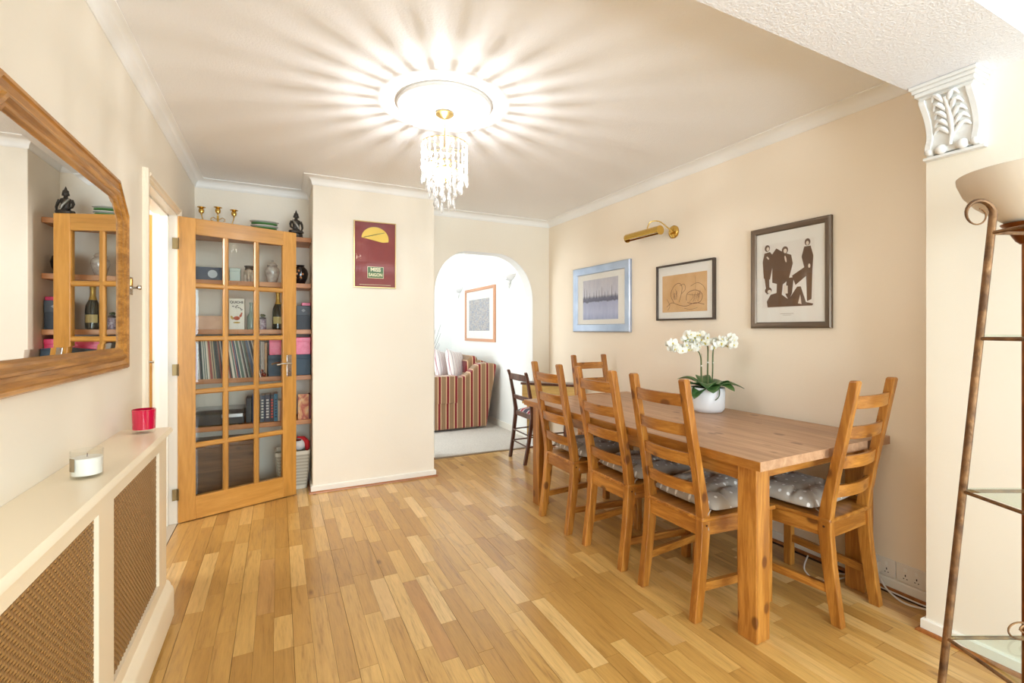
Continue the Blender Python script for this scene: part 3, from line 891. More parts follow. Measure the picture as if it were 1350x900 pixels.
def cover_mat():
    m, nt, b = new_mat('painted cover')
    v = texco(nt, 'Object', (14, 14, 9)); f = noise(nt, v, 1.0, 4, .6, .8)
    nt.links.new(ramp(nt, f, [(.25, S(70, 40, 60)), (.42, S(196, 100, 70)), (.55, S(236, 190, 130)), (.7, S(150, 130, 180)), (.85, S(60, 50, 90))]), b.inputs['Base Color']); return m
box_obj('cover', cover_mat(), 0, .078, 0, .012, 0, .2, t)
tag(box_obj('book', P('book cover red', S(120, 40, 44), .5), .218, .2315, 4.115, 4.26, z, z + .19), 'dark red book standing edge on beside the picture book', 'book', 'books on the lowest shelf')

# alcove floor: chest, basket
CHW = wood('dark chest wood', S(112, 78, 48), S(140, 100, 64), 'x', .45)
t = thing('wooden_chest', 'brown wooden chest on the alcove floor behind the lower left panes', 'chest', (-.36, 4.1, 0))
box_obj('body', CHW, -.215, .215, 0, .26, .03, .38, t, bevel=.004)
box_obj('lid', CHW, -.22, .22, -.006, .268, .38, .41, t, bevel=.005)
for fx in (-.19, .19): box_obj('foot', CHW, fx - .02, fx + .02, .01, .05, 0, .03, t)
BASK = P('white woven basket', S(222, 216, 200), .6)
t = thing('woven_basket', 'white plastic woven basket on the alcove floor, right of the door edge', 'basket', (.098, 4.14, 0))
def basket_ring(zz):
    k = zz / .30; hx = .100 + .026 * k; hy = .085 + .02 * k; r_ = .02; out = []
    for cx2, cy2, a0 in ((hx - r_, hy - r_, 0), (-hx + r_, hy - r_, 90), (-hx + r_, -hy + r_, 180), (hx - r_, -hy + r_, 270)):
        for q in range(4):
            a = R(a0 + q * 30); out.append((cx2 + r_ * math.cos(a), cy2 + r_ * math.sin(a), zz))
    return out
m = MB(); m.loft([basket_ring(0.0), basket_ring(.004)]); m.build('bottom', BASK, t)
def tub(s, z0, z1, th=.004):
    o0, o1 = basket_ring(z0), basket_ring(z1)
    i0 = [(x * (1 - th / .11), y * (1 - th / .09), zz) for x, y, zz in o0]; i1 = [(x * (1 - th / .11), y * (1 - th / .09), zz) for x, y, zz in o1]
    s.loft([o0, o1, i1, i0], caps=False, closed=True)
m = MB(); tub(m, .27, .30); tub(m, 0, .03); m.build('rim', BASK, t)
m = MB()   # woven strands: short slanted capsules over a thin wall
tub(m, .028, .272, .002)
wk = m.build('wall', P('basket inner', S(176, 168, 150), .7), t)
m = MB()
for row in range(19):
    zz = .034 + row * .0125
    k = zz / .30; hx = .1015 + .026 * k; hy = .0865 + .02 * k
    nx = 17
    for q in range(nx):
        xx = -hx + .012 + (2 * hx - .024) * (q + .5 * (row % 2)) / nx
        s2 = 1 if row % 2 else -1
        m.loft([[(xx, -hy - .001, zz + .001), (xx + .002, -hy - .001, zz - .003), (xx + .002, -hy + .003, zz - .003), (xx, -hy + .003, zz + .001)],
                [(xx + .009, -hy - .001, zz + .001 + s2 * .006), (xx + .011, -hy - .001, zz - .003 + s2 * .006), (xx + .011, -hy + .003, zz - .003 + s2 * .006), (xx + .009, -hy + .003, zz + .001 + s2 * .006)]])
    for q in range(12):
        yy = -hy + .012 + (2 * hy - .024) * (q + .5 * (row % 2)) / 12
        for sx in (1, -1):
            m.box(*sorted((sx * hx, sx * (hx - .003))), yy, yy + .009, zz - .003, zz + .003)
stuff(m.build('weave', BASK, t))
t = thing('santa_hat', 'red and white soft toy hat bundled in the top of the basket', 'toy', (.145, 4.13, .29))
m = MB(); m.ball((0, 0, .045), .05, 18, 12, .95); m.build('white_ball', P('white fleece', S(232, 228, 224), .8, bmp=(80, .3)), t, smooth=True)
m = MB(); m.tube([(-.01, .02, .098), (.03, .0, .09), (.056, -.012, .055), (.062, -.018, .02), (.055, -.02, -.004)], [.008, .02, .024, .018, .010], 12); m.build('red_band', P('red felt', S(196, 30, 36), .7), t, smooth=True)
m = MB(); m.lathe([(0, .0), (.026, .002), (.03, .008), (.02, .012), (0, .013)], 16, (-.012, -.022, .078)); m.build('dark_patch', P('maroon felt', S(96, 44, 40), .7), t, smooth=True)

# ------------------------------------------------------------------ dining table
HON = {a: wood('honey pine ' + a, S(162, 102, 36), S(204, 144, 66), a, 0.34, knots=True, coat=0.3, knotc=S(84, 36, 12)) for a in 'xyz'}
TOPW = wood('worn pine top', S(176, 134, 100), S(196, 156, 122), 'y', 0.42, knots=True, coat=0.12, knotc=S(112, 76, 52), freq=.8)
TL, TW = 1.85, 0.965
TA = R(1.4)
t = thing('dining_table', 'long honey pine dining table with thick legs and a worn washed top', 'table', (1.65, 1.195, 0), TA)
# planks of the top run the long way
npl = 7
for i in range(npl):
    x0 = TW * i / npl; x1 = TW * (i + 1) / npl
    box_obj('top_plank', TOPW, x0 + (.0002 if i else 0), x1 - .0002, 0, TL, .7022, .74, t, bevel=.0006, )
# orange edge bands
box_obj('edge_band', HON['y'], -.0035, 0.0, .0, TL, .703, .7388, t)
LG = .085
for lx in (.040, TW - .050 - LG):
    for ly in (.045, TL - .055 - LG):
        box_obj('leg', HON['z'], lx, lx + LG, ly, ly + LG, 0, .702, t, bevel=.004)
a0 = .058
box_obj('apron', HON['y'], a0, a0 + .025, .14, TL - .14, .63, .702, t); box_obj('apron', HON['y'], TW - a0 - .025, TW - a0, .14, TL - .14, .63, .702, t)
box_obj('apron', HON['x'], .143, TW - .143, .07, .095, .645, .702, t); box_obj('apron', HON['x'], .143, TW - .143, TL - .11, TL - .085, .645, .702, t)

# ------------------------------------------------------------------ pine ladder-back chairs
CHX = {a: wood('chair pine ' + a, S(156, 96, 32), S(200, 138, 60), a, 0.32, knots=True, coat=0.35, knotc=S(80, 34, 12), freq=1.2) for a in 'xyz'}


def make_chair():
    t = thing('dining_chair', '', 'chair', group='pine ladder-back dining chairs')
    rear = [(0, .008, .042), (.12, .024, .046), (.25, .041, .048), (.36, .050, .052), (.44, .053, .050), (.52, .044, .046), (.62, .028, .040), (.7, .013, .037), (.8, -.007, .036), (.95, -.035, .034), (1.03, -.050, .034)]
    for sx in (-1, 1):
        m = MB(); w_ = .036
        rings = []
        for z, y, d in rear:
            taper = 0.004 * (z / 1.03)
            xo = sx * (.178 - taper); xi = sx * (.178 - taper - w_)
            rings.append([(xo, y, z), (xi, y, z), (xi, y + d, z), (xo, y + d, z)])
        # softened top
        z, y, d = rear[-1]; xo = sx * .170; xi = sx * (.178 - .004 - w_ + .004)
        rings.append([(xo, y + .004, z + .008), (xi, y + .004, z + .008), (xi, y + d - .004, z + .008), (xo, y + d - .004, z + .008)])
        m.loft(rings); o = m.build('back_post', CHX['z'], t, bevel=.003)
        m = MB(); m.tube([(sx * .1782, .078, .405), (sx * .1788, .078, .405)], .005, 10); m.build('bolt_plug', P('dark plug', S(60, 28, 12), .6), o)
        box_obj('leg', CHX['z'], *sorted((sx * .215, sx * .177)), .425, .463, 0, .422, t, bevel=.003)
        m = MB(); xa, xb = sx * .172, sx * .208
        th = sx * .020
        m.loft([[(xa, .10, .36), (xa - th, .10, .36), (xa - th, .10, .42), (xa, .10, .42)], [(xb, .43, .36), (xb - th, .43, .36), (xb - th, .43, .42), (xb, .43, .42)]])
        m.build('seat_rail', CHX['y'], t)
        m = MB(); m.loft([[(xa, .055, .125), (xa - th, .055, .125), (xa - th, .055, .16), (xa, .055, .16)], [(xb, .43, .125), (xb - th, .43, .125), (xb - th, .43, .16), (xb, .43, .16)]])
        m.build('stretcher', CHX['y'], t)
    box_obj('seat_rail', CHX['x'], -.142, .142, .062, .084, .355, .422, t); box_obj('seat_rail', CHX['x'], -.178, .178, .438, .458, .36, .42, t)
    m = MB(); m.loft([[(-.178, .052, z), (.178, .052, z), (.222, .478, z), (-.222, .478, z)] for z in (.422, .441)]); m.build('seat', CHX['y'], t, bevel=.006, seg=3)
    for zc in (.555, .685, .815, .945):
        # y of the post there
        for (z0, y0_, d0), (z1, y1_, d1) in zip(rear[:-1], rear[1:]):
            if z0 <= zc <= z1:
                k = (zc - z0) / (z1 - z0); yy = y0_ + (y1_ - y0_) * k; dd = d0 + (d1 - d0) * k
        m = MB(); rings = []
        for q in range(9):
            u = q / 8 * 2 - 1
            bow = -.022 * (1 - u * u); x = u * .142
            yc = yy + dd * .42 + bow; hh = .027
            tilt = (yy - yc) * 0
            rings.append([(x, yc - .008 + .003, zc - hh), (x, yc - .008 - .003, zc + hh), (x, yc + .008 - .003, zc + hh), (x, yc + .008 + .003, zc - hh)])
        m.loft(rings); m.build('back_slat', CHX['x'], t, smooth=True, bevel=.002)
    return t


chair = make_chair()
chair.location = (1.556, 2.592, 0); chair.rotation_euler = (0, 0, R(-90.5))
chair['label'] = 'pine ladder-back chair tucked at the side of the table, farthest from the camera of three'
CHS = [((1.570, 2.103, 0), R(-90), 'pine ladder-back chair at the table side, middle one of the row of three'),
       ((1.567, 1.622, 0), R(-89.5), 'pine ladder-back chair at the table side, nearest one of the row of three'),
       ((2.272, 1.150, 0), R(3), 'pine ladder-back chair at the near end of the table by the sockets'),
       ((2.36, 3.27, 0), R(181), 'pine ladder-back chair at the far end of the table')]
for l_, r_, lb in CHS:
    dup(chair, l_, r_, lb)


def cushion_mat():
    m, nt, b = new_mat('taupe spotted cotton')
    v = texco(nt, 'Object', (1, 1, 1))
    vo = N(nt, 'ShaderNodeTexVoronoi', voronoi_dimensions='2D'); vo.inputs['Scale'].default_value = 21; vo.inputs['Randomness'].default_value = .45
    nt.links.new(v, vo.inputs['Vector'])
    d = ramp(nt, vo.outputs['Distance'], [(.12, (1, 1, 1, 1)), (.16, (0, 0, 0, 1))])
    c = mixc(nt, d, S(176, 165, 152), S(240, 237, 232))
    nt.links.new(c, b.inputs['Base Color']); b.inputs['Roughness'].default_value = .75; b.inputs['Sheen Weight'].default_value = .2
    bump(nt, b, noise(nt, v, 22, 3, .6, .5), .25, .01)
    return m


CUSH = cushion_mat()


def make_cushion():
    t = thing('seat_cushion', '', 'cushion', group='spotted seat cushions')
    tufts = [(-.085, -.085), (.085, -.085), (-.085, .085), (.085, .085)]
    n = 40; hw = .196

    def surf(u, v, sgn):
        a, b_ = u * 2 - 1, v * 2 - 1
        x = hw * a * (1 - .06 * b_ * b_); y = hw * b_ * (1 - .06 * a * a)
        e = max(0, 1 - abs(a) ** 5) ** .5 * max(0, 1 - abs(b_) ** 5) ** .5
        h = .052 * e
        if sgn > 0:
            for tx, ty in tufts:
                dd = math.hypot(x - tx, y - ty)
                h -= .036 * math.exp(-(dd / .026) ** 2) * e
                ang = math.atan2(y - ty, x - tx)
                h += .0035 * math.sin(ang * 7 + tx * 40) * math.exp(-((dd - .04) / .03) ** 2) * e
            for q in (-.085, .085):
                h -= .015 * math.exp(-((x - q) / .011) ** 2) * e; h -= .015 * math.exp(-((y - q) / .011) ** 2) * e
            h += .004 * math.sin(31 * x + 17 * y) * e
        else:
            h = .018 * e
        return (x, y, .024 + (h if sgn > 0 else -h))
    m = MB(); m.grid(lambda u, v: surf(u, v, 1), n, n); m.grid(lambda u, v: surf(1 - u, v, -1), n, n)
    m.build('pad', CUSH, t, smooth=True, sharp=80)
    for tx, ty in tufts:
        MB().lathe([(0, .0), (.008, .0), (.009, .002), (.005, .0045), (0, .005)], 12, (tx, ty, .026)).build('button', CUSH, t, smooth=True)
    for sx in (-1, 1):
        m = MB(); m.tube([(sx * .17, -.195, .022), (sx * .178, -.215, .016), (sx * .17, -.222, -.01), (sx * .176, -.214, -.06)], .0025, 6); m.build('tie', CUSH, t)
    return t


cu = make_cushion()
placed = [(chair.location, chair.rotation_euler.z)] + [(Vector(a), b_) for a, b_, _ in CHS]
clb = ['spotted taupe seat cushion on the side chair farthest from the camera', 'spotted taupe seat cushion on the middle side chair', 'spotted taupe seat cushion on the nearest side chair of the row',
       'spotted grey seat cushion on the chair at the near end of the table', 'spotted taupe seat cushion on the chair at the far end']
for i, (l_, rz) in enumerate(placed):
    off = Matrix.Rotation(rz, 3, 'Z') @ Vector((.012 if i == 3 else 0, .306 if i == 2 else .316, 0)); p = Vector(l_) + off
    p.z = .4425
    if i == 0: cu.location = p; cu.rotation_euler = (0, 0, rz); cu['label'] = clb[0]
    else: dup(cu, p, rz, clb[i])

# ------------------------------------------------------------------ orchid
OX, OY = 2.40, 2.10
t = thing('orchid_pot', 'white cylindrical ceramic pot holding the orchid on the table', 'pot', (OX, OY, .7402))
MB().lathe([(0, 0), (.082, 0), (.088, .006), (.096, .016), (.1, .03), (.102, .148), (.100, .151), (.095, .149), (.093, .12), (0, .12)], 40).build('pot', P('matt white ceramic', S(236, 238, 242), .35), t, smooth=True, sharp=50)
MB().lathe([(0, .120), (.092, .120), (.07, .13), (.03, .134), (0, .135)], 20).build('moss', P('dark moss', S(60, 62, 40), .9, bmp=(60, .8)), t, smooth=True)
t = thing('orchid', 'white moth orchid with three arching stems in a white pot', 'plant', (OX, OY, .7402 + .128))
LEAF = P('orchid leaf', S(52, 92, 48), .35, coat=.2, var=(6, S(84, 120, 62)))
Rv = Vector((C_, -S_, 0)); Fv = Vector((S_, C_, 0))
leaves = [(-2.9, .19, .075, -.01), (-2.45, .15, .07, -.07), (-.25, .20, .10, -.015), (.35, .16, .085, .0), (-1.75, .14, .085, -.03), (2.6, .17, .06, .03), (1.5, .14, .07, .04), (-.9, .16, .09, -.02), (-2.0, .13, .08, .0)]
for ang, ln, wd, dr in leaves:
    dirv = Rv * math.cos(ang) + Fv * math.sin(ang); sd = Vector((-dirv.y, dirv.x, 0))
    def lf(u, v, dirv=dirv, sd=sd, ln=ln, wd=wd, dr=dr):
        s = u * ln; ww = 1.3 * wd * math.sin(math.pi * min(1, u * .93 + .07)) ** .6 * (v - .5)
        z = .014 + .036 * math.sin(u * 2.6) + dr * u - abs(v - .5) * -.03 * math.sin(math.pi * u)
        p = dirv * (s + .012) + sd * ww; return (p.x, p.y, z)
    m = MB(); m.grid(lf, 12, 6); o = m.build('leaf', LEAF, t, smooth=True, fix=True)
    sm = o.modifiers.new('thick', 'SOLIDIFY'); sm.thickness = .002
STEMM = P('orchid stem', S(74, 96, 50), .5)


def cpt(dx, dz, f=0):
    p = Rv * dx + Fv * f; return (p.x, p.y, dz)


stems = [
    [cpt(-.035, .0), cpt(-.036, .1, .01), (cpt(-.038, .20, .01)), cpt(-.06, .245, .0), cpt(-.11, .265, -.01), cpt(-.17, .258, -.02), cpt(-.23, .256, -.03), cpt(-.252, .272, -.03)],
    [cpt(.008, .0, .02), cpt(.008, .12, .02), cpt(.01, .25, .02), cpt(.0, .30, .02), cpt(-.04, .322, .0), cpt(-.10, .325, -.01), cpt(-.15, .312, -.02)],
    [cpt(.03, .0, .01), cpt(.032, .12, .0), cpt(.034, .24, .0), (cpt(.05, .28, .0)), cpt(.09, .29, -.02), cpt(.13, .285, -.03), cpt(.16, .31, -.03)]]
def smooth_path(pts, k=5):
    out = []
    for i in range(len(pts) - 1):
        p0 = Vector(pts[max(i - 1, 0)]); p1 = Vector(pts[i]); p2 = Vector(pts[i + 1]); p3 = Vector(pts[min(i + 2, len(pts) - 1)])
        for q in range(k):
            u = q / k
            out.append(tuple(.5 * ((2 * p1) + (-p0 + p2) * u + (2 * p0 - 5 * p1 + 4 * p2 - p3) * u * u + (-p0 + 3 * p1 - 3 * p2 + p3) * u ** 3)))
    out.append(tuple(pts[-1])); return out
PET = P('orchid petal', S(244, 243, 236), .6, var=(30, S(236, 236, 222)), sheen=.2)
LIP = P('orchid lip', S(224, 206, 96), .5)
def make_flower():
    m = MB()
    for a, ln, wd in ((90, .030, .017), (210, .028, .016), (330, .028, .016)):
        aa = R(a)
        def sp(u, v): 
            s = u * ln; w_ = wd * math.sin(math.pi * (.12 + .8 * u)) * (v - .5)
            return (s * math.cos(aa) - w_ * math.sin(aa), .002 + .004 * u, s * math.sin(aa) + w_ * math.cos(aa))
        m.grid(sp, 4, 3)
    for a in (12, 168):
        aa = R(a)
        def pp(u, v):
            s = u * .034; w_ = .036 * math.sin(math.pi * (.1 + .78 * u)) ** .7 * (v - .5)
            return (s * math.cos(aa) - w_ * math.sin(aa), -.002 - .004 * math.sin(u * 3), s * math.sin(aa) + w_ * math.cos(aa))
        m.grid(pp, 4, 4)
    f = m.build('flower', PET, t, smooth=True)
    l_ = MB(); l_.tube([(0, 0, 0), (0, -.008, -.003), (0, -.012, -.009)], [.004, .005, .002], 6); l_.build('lip', LIP, f, smooth=True)
    return f
fl0 = None; fr = random.Random(5)
for si, st in enumerate(stems):
    sp_ = smooth_path(st)
    so = MB().tube(sp_, [.0045 - .0028 * i / len(sp_) for i in range(len(sp_))], 7).build('stem', STEMM, t, smooth=True)
    m = MB(); b0_ = st[0]; m.tube([(b0_[0] + .006, b0_[1], 0), (st[2][0] + .006, st[2][1], st[2][2] + .03)], .0016, 6); m.build('stake', P('bamboo stake', S(150, 138, 96), .6), so)
    m = MB(); m.tube([(st[1][0] + .003, st[1][1], st[1][2] + .05), (st[1][0] + .003, st[1][1], st[1][2] + .058)], .006, 8); m.build('clip', WHITE, so)
    n = len(sp_); k0 = int(n * .47)
    for i in range(k0, n - 1):
        for rep in range(2 if i % 2 else 1):
            p = Vector(sp_[i]); 
            loc = p + Rv * fr.uniform(-.014, .014) + Vector((0, 0, fr.uniform(-.008, .034))) - Fv * fr.uniform(-.03, .04)
            rz = -YAW + fr.uniform(-.9, .9); rx = fr.uniform(-.4, .3); ry = fr.uniform(-.4, .4)
            if fl0 is None: fl0 = make_flower(); f = fl0
            else:
                f = fl0.copy(); COL.objects.link(f); f.parent = t
                l2 = fl0.children[0].copy(); COL.objects.link(l2); l2.parent = f
            f.location = loc; f.rotation_euler = (rx, ry, rz); sc2 = fr.uniform(.8, 1.05); f.scale = (sc2,) * 3
    for q in range(3):
        p = Vector(sp_[-1 - q]); m = MB(); m.ball((0, 0, 0), .0055, 8, 6, 1.2); b_ = m.build('bud', P('green bud', S(150, 160, 84), .5), t, smooth=True); b_.location = p + Vector((0, 0, .006 * (q - 1)))
m = MB(); m.tube(smooth_path([cpt(.03, .03, -.08), cpt(.025, .02, -.112), cpt(.02, -.02, -.118), cpt(.0, -.045, -.114)]), [.004] * 10 + [.003] * 6, 6); m.build('aerial_root', STEMM, t, smooth=True)

# ------------------------------------------------------------------ pictures on the right wall and chimney
def picture(name, label, loc, rz, w_, h_, prof, fmat, mount, glass_y, cat='picture'):
    t = thing(name, label, cat, loc, rz)
    m = MB(); frame_sweep(m, rect(-w_ / 2, w_ / 2, 0, h_), prof); m.build('frame', fmat, t, smooth=True, sharp=30)
    fw = prof[-1][0]
    box_obj('backing', P('backing board', S(120, 100, 80), .8), -w_ / 2 + .003, w_ / 2 - .003, -.006, -.001, .003, h_ - .003, t)
    box_obj('mount', mount, -w_ / 2 + fw * .8, w_ / 2 - fw * .8, -.010, -.006, fw * .8, h_ - fw * .8, t)
    box_obj('glass_pane', PGLASS, -w_ / 2 + fw * .8, w_ / 2 - fw * .8, -glass_y - .0015, -glass_y, fw * .8, h_ - fw * .8, t)
    return t


def flat(parent, name, mat, polys, y):
    m = MB()
    for i, p in enumerate(polys):
        e = .00004 * i
        m.loft([[(a, y - e, b_) for a, b_ in p], [(a, y - .0003 - e, b_) for a, b_ in p]], caps=True)
    return m.build(name, mat, parent, fix=True)


def ell(cx, cz, rx, rz, rot=0, n=16):
    c, s = math.cos(rot), math.sin(rot)
    return [(cx + rx * math.cos(2 * math.pi * k / n) * c - rz * math.sin(2 * math.pi * k / n) * s, cz + rx * math.cos(2 * math.pi * k / n) * s + rz * math.sin(2 * math.pi * k / n) * c) for k in range(n)]


RWX = RW - .001
MNT = P('white mount board', S(238, 236, 230), .7)
# 1: blue silver frame
t1 = picture('framed_picture', 'blue abstract print in a broad silvery blue frame, left of the three pictures', (RWX, 3.505, 1.228), R(-90), .845, .612,
             [(0, .0), (0, .022), (.008, .026), (.066, .022), (.072, .014), (.072, .010)], SILVER, MNT, .014)
def harbour_mat():
    m, nt, b = new_mat('blue misty print')
    tc = N(nt, 'ShaderNodeTexCoord'); sx = N(nt, 'ShaderNodeSeparateXYZ'); nt.links.new(tc.outputs['Generated'], sx.inputs[0])
    v = texco(nt, 'Object', (14, 1, 3)); n1 = noise(nt, v, 2.0, 5, .7); v2 = texco(nt, 'Object', (3, 1, 3)); n2 = noise(nt, v2, 1.6, 3)
    zz = math_n(nt, 'ADD', sx.outputs[2], math_n(nt, 'MULTIPLY', math_n(nt, 'SUBTRACT', n1, .5), .16))
    c = ramp(nt, zz, [(0, S(164, 174, 210)), (.18, S(186, 194, 224)), (.42, S(174, 180, 212)), (.455, S(96, 96, 120)), (.53, S(112, 112, 136)), (.60, S(204, 204, 216)), (1, S(194, 192, 202))])
    st = ramp(nt, n1, [(.35, (.86, .87, .92, 1)), (.6, (1.05, 1.04, 1.02, 1))])
    nt.links.new(mixc(nt, 1, c, st, 'MULTIPLY'), b.inputs['Base Color']); b.inputs['Roughness'].default_value = .6; return m
box_obj('print', harbour_mat(), -.845 / 2 + .155, .845 / 2 - .165, -.0106, -.0101, .115, .612 - .125, t1)
rr_ = random.Random(8); pl = []
for k in range(11):
    xx = -.24 + k * .046 + rr_.uniform(-.01, .01); hh = rr_.uniform(.03, .10)
    pl.append([(xx - .004, .31), (xx + .004, .31), (xx + .001, .32 + hh), (xx - .001, .32 + hh)])
flat(t1, 'print_masts', P('dusk print', S(64, 62, 82), .7), pl, -.0107)
# 2: tan drawing in thin dark frame
t2 = picture('framed_picture', 'sepia sketch on tan paper in a thin dark frame, middle of the three pictures', (RWX, 2.507, 1.318), R(-90), .54, .415,
             [(0, 0), (0, .024), (.003, .026), (.011, .026), (.013, .022), (.013, .010)], P('dark brown frame', S(78, 66, 58), .35, .3), MNT, .013)
TAN = P('tan drawing paper', S(222, 184, 136), .8, var=(7, S(210, 166, 114)))
box_obj('print', TAN, -.215, .205, -.0106, -.0101, .06, .335, t2)
SK = P('brown chalk', S(120, 78, 48), .8)
m = MB(); rs2 = random.Random(4)
def stroke(pts, r_=.0016):
    sp_ = smooth_path([(x, -.0108, z) for x, z in pts], 6); k = len(sp_)
    for i in range(k - 1):
        a, b_ = Vector(sp_[i]), Vector(sp_[i + 1]); d = (b_ - a); nn = Vector((-d.z, 0, d.x)).normalized() * r_
        m.poly([tuple(a - nn), tuple(b_ - nn), tuple(b_ + nn), tuple(a + nn)])
# loose generic still life: draped cloth, jug and bowl
for pts, r_ in (([(-.17, .10), (-.12, .13), (-.05, .11), (.02, .10), (.10, .12), (.18, .105)], .0018), ([(-.10, .13), (-.13, .19), (-.10, .25), (-.05, .27), (-.02, .24), (-.03, .18), (-.05, .13)], .002),
                ([(-.04, .25), (.0, .26), (.01, .22), (-.03, .19)], .0016), ([(.02, .14), (.03, .19), (.10, .21), (.16, .18), (.15, .13), (.09, .115), (.03, .125)], .002),
                ([(.03, .185), (.09, .175), (.155, .18)], .0014), ([(-.17, .16), (-.14, .11), (-.16, .075)], .0014), ([(.06, .24), (.12, .26), (.17, .235), (.19, .20)], .0014),
                ([(.05, .13), (.08, .16), (.07, .19)], .001), ([(-.08, .15), (-.07, .19), (-.085, .23)], .001), ([(.0, .085), (.06, .075), (.12, .085)], .001), ([(.10, .31), (.105, .26), (.10, .21)], .0008)):
    stroke(pts, r_)
for k in range(16):
    x = .07 + rs2.uniform(0, .06); z = .125 + rs2.uniform(0, .05); stroke([(x, z), (x + .012, z + .02), (x + .02, z + .04)], .0008)
    x = -.11 + rs2.uniform(0, .04); stroke([(x, z + .02), (x + .006, z + .05)], .0008)
m.build('sketch_lines', SK, t2, fix=False)
# 3: sepia group photograph
t3 = picture('framed_picture', 'sepia group photograph of four figures in a wide pewter frame, right of the three pictures', (RWX, 1.727, 1.256), R(-90), .474, .602,
             [(0, 0), (0, .018), (.006, .024), (.014, .026), (.030, .020), (.036, .012), (.036, .010)], P('pewter frame', S(112, 98, 84), .38, .65), MNT, .013)
SEP = P('sepia print', S(106, 82, 64), .8); SEPL = P('pale sepia print', S(226, 214, 200), .8); SEPM = P('mid sepia print', S(152, 128, 108), .8)
box_obj('print', P('photo paper', S(232, 228, 222), .7), -.165, .145, -.0106, -.0101, .12, .50, t3)
figs = []
# standing left, leaning middle, standing right, reclining front: generic silhouettes
figs += [[(-.155, .30), (-.115, .29), (-.10, .36), (-.095, .43), (-.115, .455), (-.15, .45), (-.162, .40)], [(-.15, .30), (-.12, .30), (-.118, .22), (-.135, .20)], ell(-.132, .478, .017, .02)]
figs += [[(-.10, .27), (-.04, .25), (.0, .28), (.025, .37), (.015, .42), (-.03, .44), (-.075, .47), (-.10, .44)], ell(-.022, .452, .019, .022)]
figs += [[(.02, .30), (.09, .34), (.075, .40), (.09, .455), (.125, .455), (.14, .40), (.135, .32), (.13, .16), (.105, .15), (.10, .29), (.04, .245)], ell(.108, .478, .016, .02)]
figs += [[(-.07, .30), (-.03, .30), (-.045, .16), (-.075, .16)], [(-.01, .29), (.03, .29), (.02, .20), (-.0, .16), (-.02, .20)]]
figs += [[(-.13, .125), (.135, .125), (.14, .135), (.10, .145), (.07, .235), (.05, .235), (.0, .165), (-.06, .21), (-.11, .20), (-.135, .16)], ell(-.125, .225, .022, .02)]
flat(t3, 'print_figures', SEP, figs, -.0107)
flat(t3, 'print_light', SEPL, [ell(-.128, .474, .009, .012), ell(-.02, .447, .010, .013), ell(.108, .472, .008, .012), ell(-.118, .218, .012, .011), ell(-.018, .40, .005, .02, .2), ell(.118, .345, .006, .012), [(-.03, .20), (-.005, .20), (-.005, .245), (-.03, .25)], ell(-.128, .42, .005, .012, .7),
                               [(.055, .14), (.075, .135), (.068, .19)]], -.0112)
flat(t3, 'print_caption', SEPM, [[(-.05, .083), (.03, .083), (.03, .085), (-.05, .085)], [(-.035, .075), (.015, .075), (.015, .0765), (-.035, .0765)]], -.0107)

# poster on the chimney breast
tp = picture('framed_poster', 'maroon theatre poster with yellow disc and green title box in a slim gilt frame', (.697, YC - .001, 1.585), 0, .332, .532,
             [(0, 0), (0, .016), (.002, .018), (.006, .018), (.008, .014), (.008, .010)], P('gilt frame', S(212, 188, 130), .3, .6), P('maroon poster', S(126, 40, 42), .6, var=(3, S(138, 52, 46))), .012)
flat(tp, 'print_disc', P('yellow print', S(240, 206, 92), .6), [[(-.105, .40)] + [(.0 + .107 * math.cos(a), .395 + .095 * math.sin(a)) for a in [R(180 - 12 * k) for k in range(0, 17)]] + [(.06, .368)]], -.0105)
flat(tp, 'print_stroke', P('dark olive print', S(86, 78, 40), .6), [[(-.09, .405), (.075, .452), (.076, .448), (-.088, .399)]], -.011)
flat(tp, 'print_panel', P('green print', S(66, 104, 54), .6), [rect(-.058, .064, .080, .168)], -.0105)
IV = P('ivory print', S(236, 228, 190), .6)
flat(tp, 'print_border', IV, [rect(-.061, .067, .167, .170), rect(-.061, .067, .0775, .081), rect(-.061, -.058, .081, .167), rect(.064, .067, .081, .167)], -.0109)
text_part('MISS', .042, IV, tp, (.003, -.0112, .145), bold=.0012, sx=1.0)
text_part('SAIGON', .036, IV, tp, (.003, -.0112, .104), bold=.001, sx=.82)
flat(tp, 'print_small_type', IV, [rect(-.12 + k * .013, -.112 + k * .013, .022, .026) for k in range(19)], -.0105)

# picture in the sitting room
tf = picture('framed_picture', 'blue and beige print in a light wood frame on the sitting room wall', (2.559, 6.20, 1.085), R(-90), 1.1, .76,
             [(0, 0), (0, .025), (.035, .028), (.04, .02), (.04, .010)], P('light copper wood frame', S(204, 150, 116), .4), MNT, .014)
def street_mat():
    m, nt, b = new_mat('faded street print')
    v = texco(nt, 'Object', (4, 1, 9)); n1 = noise(nt, v, 3.0, 4, .7)
    br = N(nt, 'ShaderNodeTexVoronoi'); v2 = texco(nt, 'Object', (9, 1, 12)); nt.links.new(v2, br.inputs['Vector'])
    c = ramp(nt, n1, [(.3, S(84, 100, 140)), (.45, S(140, 148, 166)), (.55, S(180, 166, 150)), (.68, S(104, 118, 150))])
    c = mixc(nt, .35, c, ramp(nt, br.outputs['Color'], [(.2, S(130, 130, 150)), (.8, S(222, 214, 202))]))
    nt.links.new(c, b.inputs['Base Color']); b.inputs['Roughness'].default_value = .7; return m
box_obj('print', street_mat(), -.40, .36, -.0108, -.0101, .15, .60, tf)

